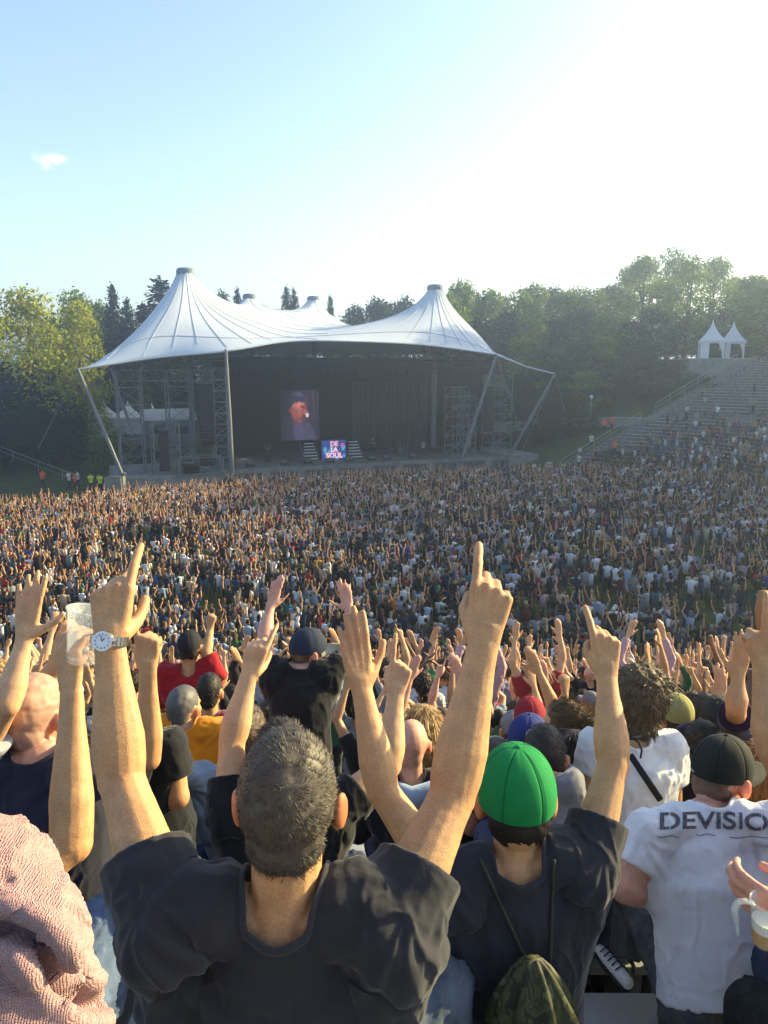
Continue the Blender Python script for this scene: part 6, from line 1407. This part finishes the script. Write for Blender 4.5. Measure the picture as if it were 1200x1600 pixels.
# ------------------------------------------------------------------ the mass of the far crowd: one object
def far_template(post, armk, hairlong, seed):
    b = MB(); parts = []; hz = HS if post == 'seat' else HT
    def mark(c): parts.extend([c]*(b.n-len(parts)))
    pz = .50 if post == 'seat' else .90
    b.tube([(0, -.03, pz-.08), (0, -.03, pz+.22), (0, -.03, hz-.23), (0, -.02, hz-.15)], [(.165, .12), (.15, .11), (.19, .11), (.07, .06)], 8, caps='ff'); mark(1)
    b.ell((0, 0, hz), (.078, .095, .115), None, 7, 5); mark(0)
    b.ell((0, -.022, hz+.028), (.084, .095, .105), None, 7, 5); mark(3)
    if hairlong: b.tube([(0, -.06, hz+.02), (0, -.085, hz-.24)], [(.085, .05), (.05, .02)], 6, caps='ff'); mark(3)
    for sg in (-1, 1):
        s0 = np.array([sg*.19, -.02, hz-.20]); up = armk == 2 or (armk == 1 and sg == 1) or (armk == 3 and sg == -1)
        r = np.random.default_rng(seed*2+(sg > 0))
        if up:
            el = s0+[sg*(.04+.12*r.random()), .04, .25]; wr = el+[-sg*.08*r.random()+.05*r.normal(), .05, .24]
            m_ = s0*.5+el*.5; b.tube([s0, m_], [.052, .046], 5, caps='ff'); mark(1); b.tube([m_, el, wr], [.038, .034, .024], 5, caps='ff'); mark(0)
            b.tube([wr, wr+[0, .01, .09], wr+[0, .02, .17]], [(.024, .013), (.038, .013), (.022, .008)], 5, caps='ff'); mark(0)
        else:
            el = s0+[sg*.06, .03, -.27]; wr = el+[-sg*.08, .2, .03]; m_ = s0*.45+el*.55; b.tube([s0, m_], [.058, .054], 5, caps='ff'); mark(1); b.tube([m_, el, wr, wr+[0, .08, .02]], [.042, .038, .028, .03], 5, caps='ff'); mark(0)
        if post == 'stand': b.tube([(sg*.09, -.03, .9), (sg*.09, -.03, .48), (sg*.10, -.04, .04)], [.10, .065, .05], 5, caps='ff')
        else: b.tube([(sg*.09, -.03, .5), (sg*.15, .38, .50), (sg*.15, .40, .04)], [.09, .065, .05], 5, caps='ff')
        mark(2)
    V = np.concatenate(b.v); T = []
    for f in b.f:
        for i in range(1, len(f)-1): T.append((f[0], f[i], f[i+1]))
    return V, np.array(T), np.array(parts)
TP = [(post, armk, far_template(post, armk, hl, s_)) for post in ('stand', 'seat') for armk in (0, 1, 2, 3) for hl, s_ in ((0, 1), (1, 2), (0, 3))]
spots = [(x, y, z, rz, sc, post, random.choices((0, 1, 2, 3), (3, 2, 4, 1.5))[0]) for x, y, z, rz, sc, post in late]
for k in range(25, 0, -1):     # the near terrace goes on beyond both edges of the picture
    R = 31+TREAD*(k-1)+.5; th0 = math.atan2(-CY, -CX)
    for i in range(-int(1.25*R/.58), int(1.25*R/.58)):
        th = th0+i*.58/R; r = rad0(th)-31+R; x, y = CX+r*math.cos(th), CY+r*math.sin(th); px, py, t = to_px((x, y, k*RISE+1.25))
        if t > 2 and (-30 < px < 1230 or abs(px-600) > 1500) or t < 1 or random.random() < .35: continue
        spots.append((x, y, k*RISE, random.gauss(.1, .3), random.uniform(.93, 1.05), random.choice(('seat', 'seat', 'stand')), random.choices((0, 1, 2, 3), (4, 2, 3, 1.5))[0]))
# the arena floor, dense by the stage, with gaps of trodden grass further back
u_ = np.array([U.x, U.y]); v_ = np.array([Vd.x, Vd.y]); y_ = 24.0
GAPS = [(-14.5, 46, 2.4, 2.0), (-8.3, 33.5, 2.6, 1.3), (18, 45, 2.6, 2.0), (9.5, 34, 2, 1.3), (-2.5, 35, 1.6, 1.2), (15, 33, 2.2, 1.5)]
while y_ < 84:
    x_ = -.60*y_-5
    while x_ < .60*y_+6:
        x, y = x_+random.uniform(-.24, .24), y_+random.uniform(-.22, .22); x_ += .60
        sx = (np.array([x, y])-np.array([O.x, O.y])); a, b_ = sx@u_, sx@v_
        if b_ > -7.5-.10*a: continue
        if a <= -16.5 and (b_ > -7.5-(-16.5-a)*.22): continue
        if b_ > -10.5-.10*a and random.random() < .15: continue
        r, th = polar(x, y); q_ = r-rad0(th); on = on_terrace(x, y)
        if not on and q_ > 2.2: continue
        if y > 79 and x > 16: continue
        if on and q_ > 0: continue
        dens = .97 if b_ > -26 else .86 if y > 36 else .74
        if x > 10: dens *= .80
        if any(((x-g[0])/g[2])**2+((y-g[1])/g[3])**2 < 1 for g in GAPS): dens *= .06
        if vnoise(np.array([[x*.16, y*.16, 0]]), 3, 2)[0] < -.30 and b_ < -22: dens *= .72
        if random.random() > dens: continue
        up = random.choices((0, 1, 2, 3), (3.6, 2.6, 3.2, 1.5) if b_ > -24 and x < 9 else (5, 2.4, 2.2, 1.4))[0]
        spots.append((x, y, 0, random.gauss(-.1, .35), random.uniform(.86, 1.1), 'stand', up))
    y_ += .60 if y_ > 48 else .66
# terrace rows left and right of the arena
for k in range(1, NROW+1):
    R = 31+TREAD*(k-1)+.5; th = -3.4
    while th < 1.2:
        th += .60/R; r = R-31+rad0(th); x, y = CX+r*math.cos(th), CY+r*math.sin(th)
        if not on_terrace(x, y) or th > ENDS[k]-.02: continue
        px, py, t = to_px((x, y, k*RISE+1)); 
        if t < 26 or not (-120 < px < 1420): continue
        if k in (PATHROW, PATHROW+1): d = .06
        elif k > PATHROW: d = .035*(k < 26)
        elif k > 3 and th > ENDS[k]-.10: d = .10
        else: d = min(.85, (.25+(ENDS[k]-th)*1.5))*(1 if k < 15 else .45)
        if px < 600: d = .75-.03*k
        if random.random() > d: continue
        spots.append((x+random.uniform(-.1, .1), y, k*RISE, math.atan2(-(CX-x), CY+16-y)+random.gauss(0, .3), random.uniform(.93, 1.06), 'seat' if th > .2 and random.random() < .8 else random.choice(('seat', 'stand')), random.choices((0, 1, 2, 3), (6, 1, 1.6, .6))[0]))
random.shuffle(spots)
VV, TT, CCo = [], [], []; nvv = 0; SHC = np.array([s_[1] for s_ in SH]); SHW = np.array([s_[2] for s_ in SH]); SHW = SHW/SHW.sum(); HCC = np.array([h[1] for h in HC]); SKC = np.array([SKIN['fair'], SKIN['tan'], SKIN['pink'], SKIN['dark']])
byk = {}
for p_, ak, T_ in TP: byk.setdefault((p_, ak), []).append(T_)
for x, y, z, rz, sc, post, ak in spots:
    V, T, PA = random.choice(byk[(post, ak)]); c, s_ = math.cos(rz)*sc, math.sin(rz)*sc
    W = np.empty_like(V); W[:, 0] = V[:, 0]*c-V[:, 1]*s_+x; W[:, 1] = V[:, 0]*s_+V[:, 1]*c+y; W[:, 2] = V[:, 2]*sc+z
    pal = np.array([SKC[rng.choice(4, p=[.34, .38, .14, .14])]*rng.uniform(.65, 1.05), SHC[rng.choice(len(SHC), p=SHW)]*rng.uniform(.8, 1.2), PN[rng.integers(len(PN))], HCC[rng.choice(6, p=[.22, .3, .24, .13, .07, .04])]])
    if rng.random() < .12: pal[3] = CC[rng.integers(len(CC))][1]
    VV.append(W); TT.append(T+nvv); CCo.append(pal[PA]); nvv += len(V)
VV = np.concatenate(VV); TT = np.concatenate(TT); CCo = np.concatenate(CCo)
me = bpy.data.meshes.new('far_crowd'); me.vertices.add(len(VV)); me.vertices.foreach_set('co', VV.astype(np.float32).ravel()); me.loops.add(3*len(TT)); me.loops.foreach_set('vertex_index', TT.astype(np.int32).ravel()); me.polygons.add(len(TT))
me.polygons.foreach_set('loop_start', np.arange(0, 3*len(TT), 3, dtype=np.int32)); me.polygons.foreach_set('loop_total', np.full(len(TT), 3, dtype=np.int32)); me.polygons.foreach_set('use_smooth', np.ones(len(TT), bool)); me.update(calc_edges=True)
ca = me.color_attributes.new('Col', 'FLOAT_COLOR', 'POINT'); ca.data.foreach_set('color', np.concatenate([CCo, np.ones((len(CCo), 1))], 1).astype(np.float32).ravel()); me.materials.append(M['crowd'])
link('crowd', me, kind='stuff', label='dense far crowd with raised arms filling the arena before the stage')
print('crowd', len(spots), 'tris', len(TT), 'near', NEAR)
# ------------------------------------------------------------------ the air
if HAZE:
    hm = bpy.data.materials.new('haze_air'); hm.use_nodes = True; nt = hm.node_tree; nt.nodes.remove(nt.nodes['Principled BSDF']); pv = nt.nodes.new('ShaderNodeVolumePrincipled'); pv.inputs['Color'].default_value = (.62, .77, 1, 1); pv.inputs['Density'].default_value = HAZE; pv.inputs['Anisotropy'].default_value = .72
    nt.links.new(pv.outputs[0], nt.nodes['Material Output'].inputs['Volume'])
    MB().box((0, 600, 18), (3400, 4200, 40)).build('haze', hm, kind='stuff')
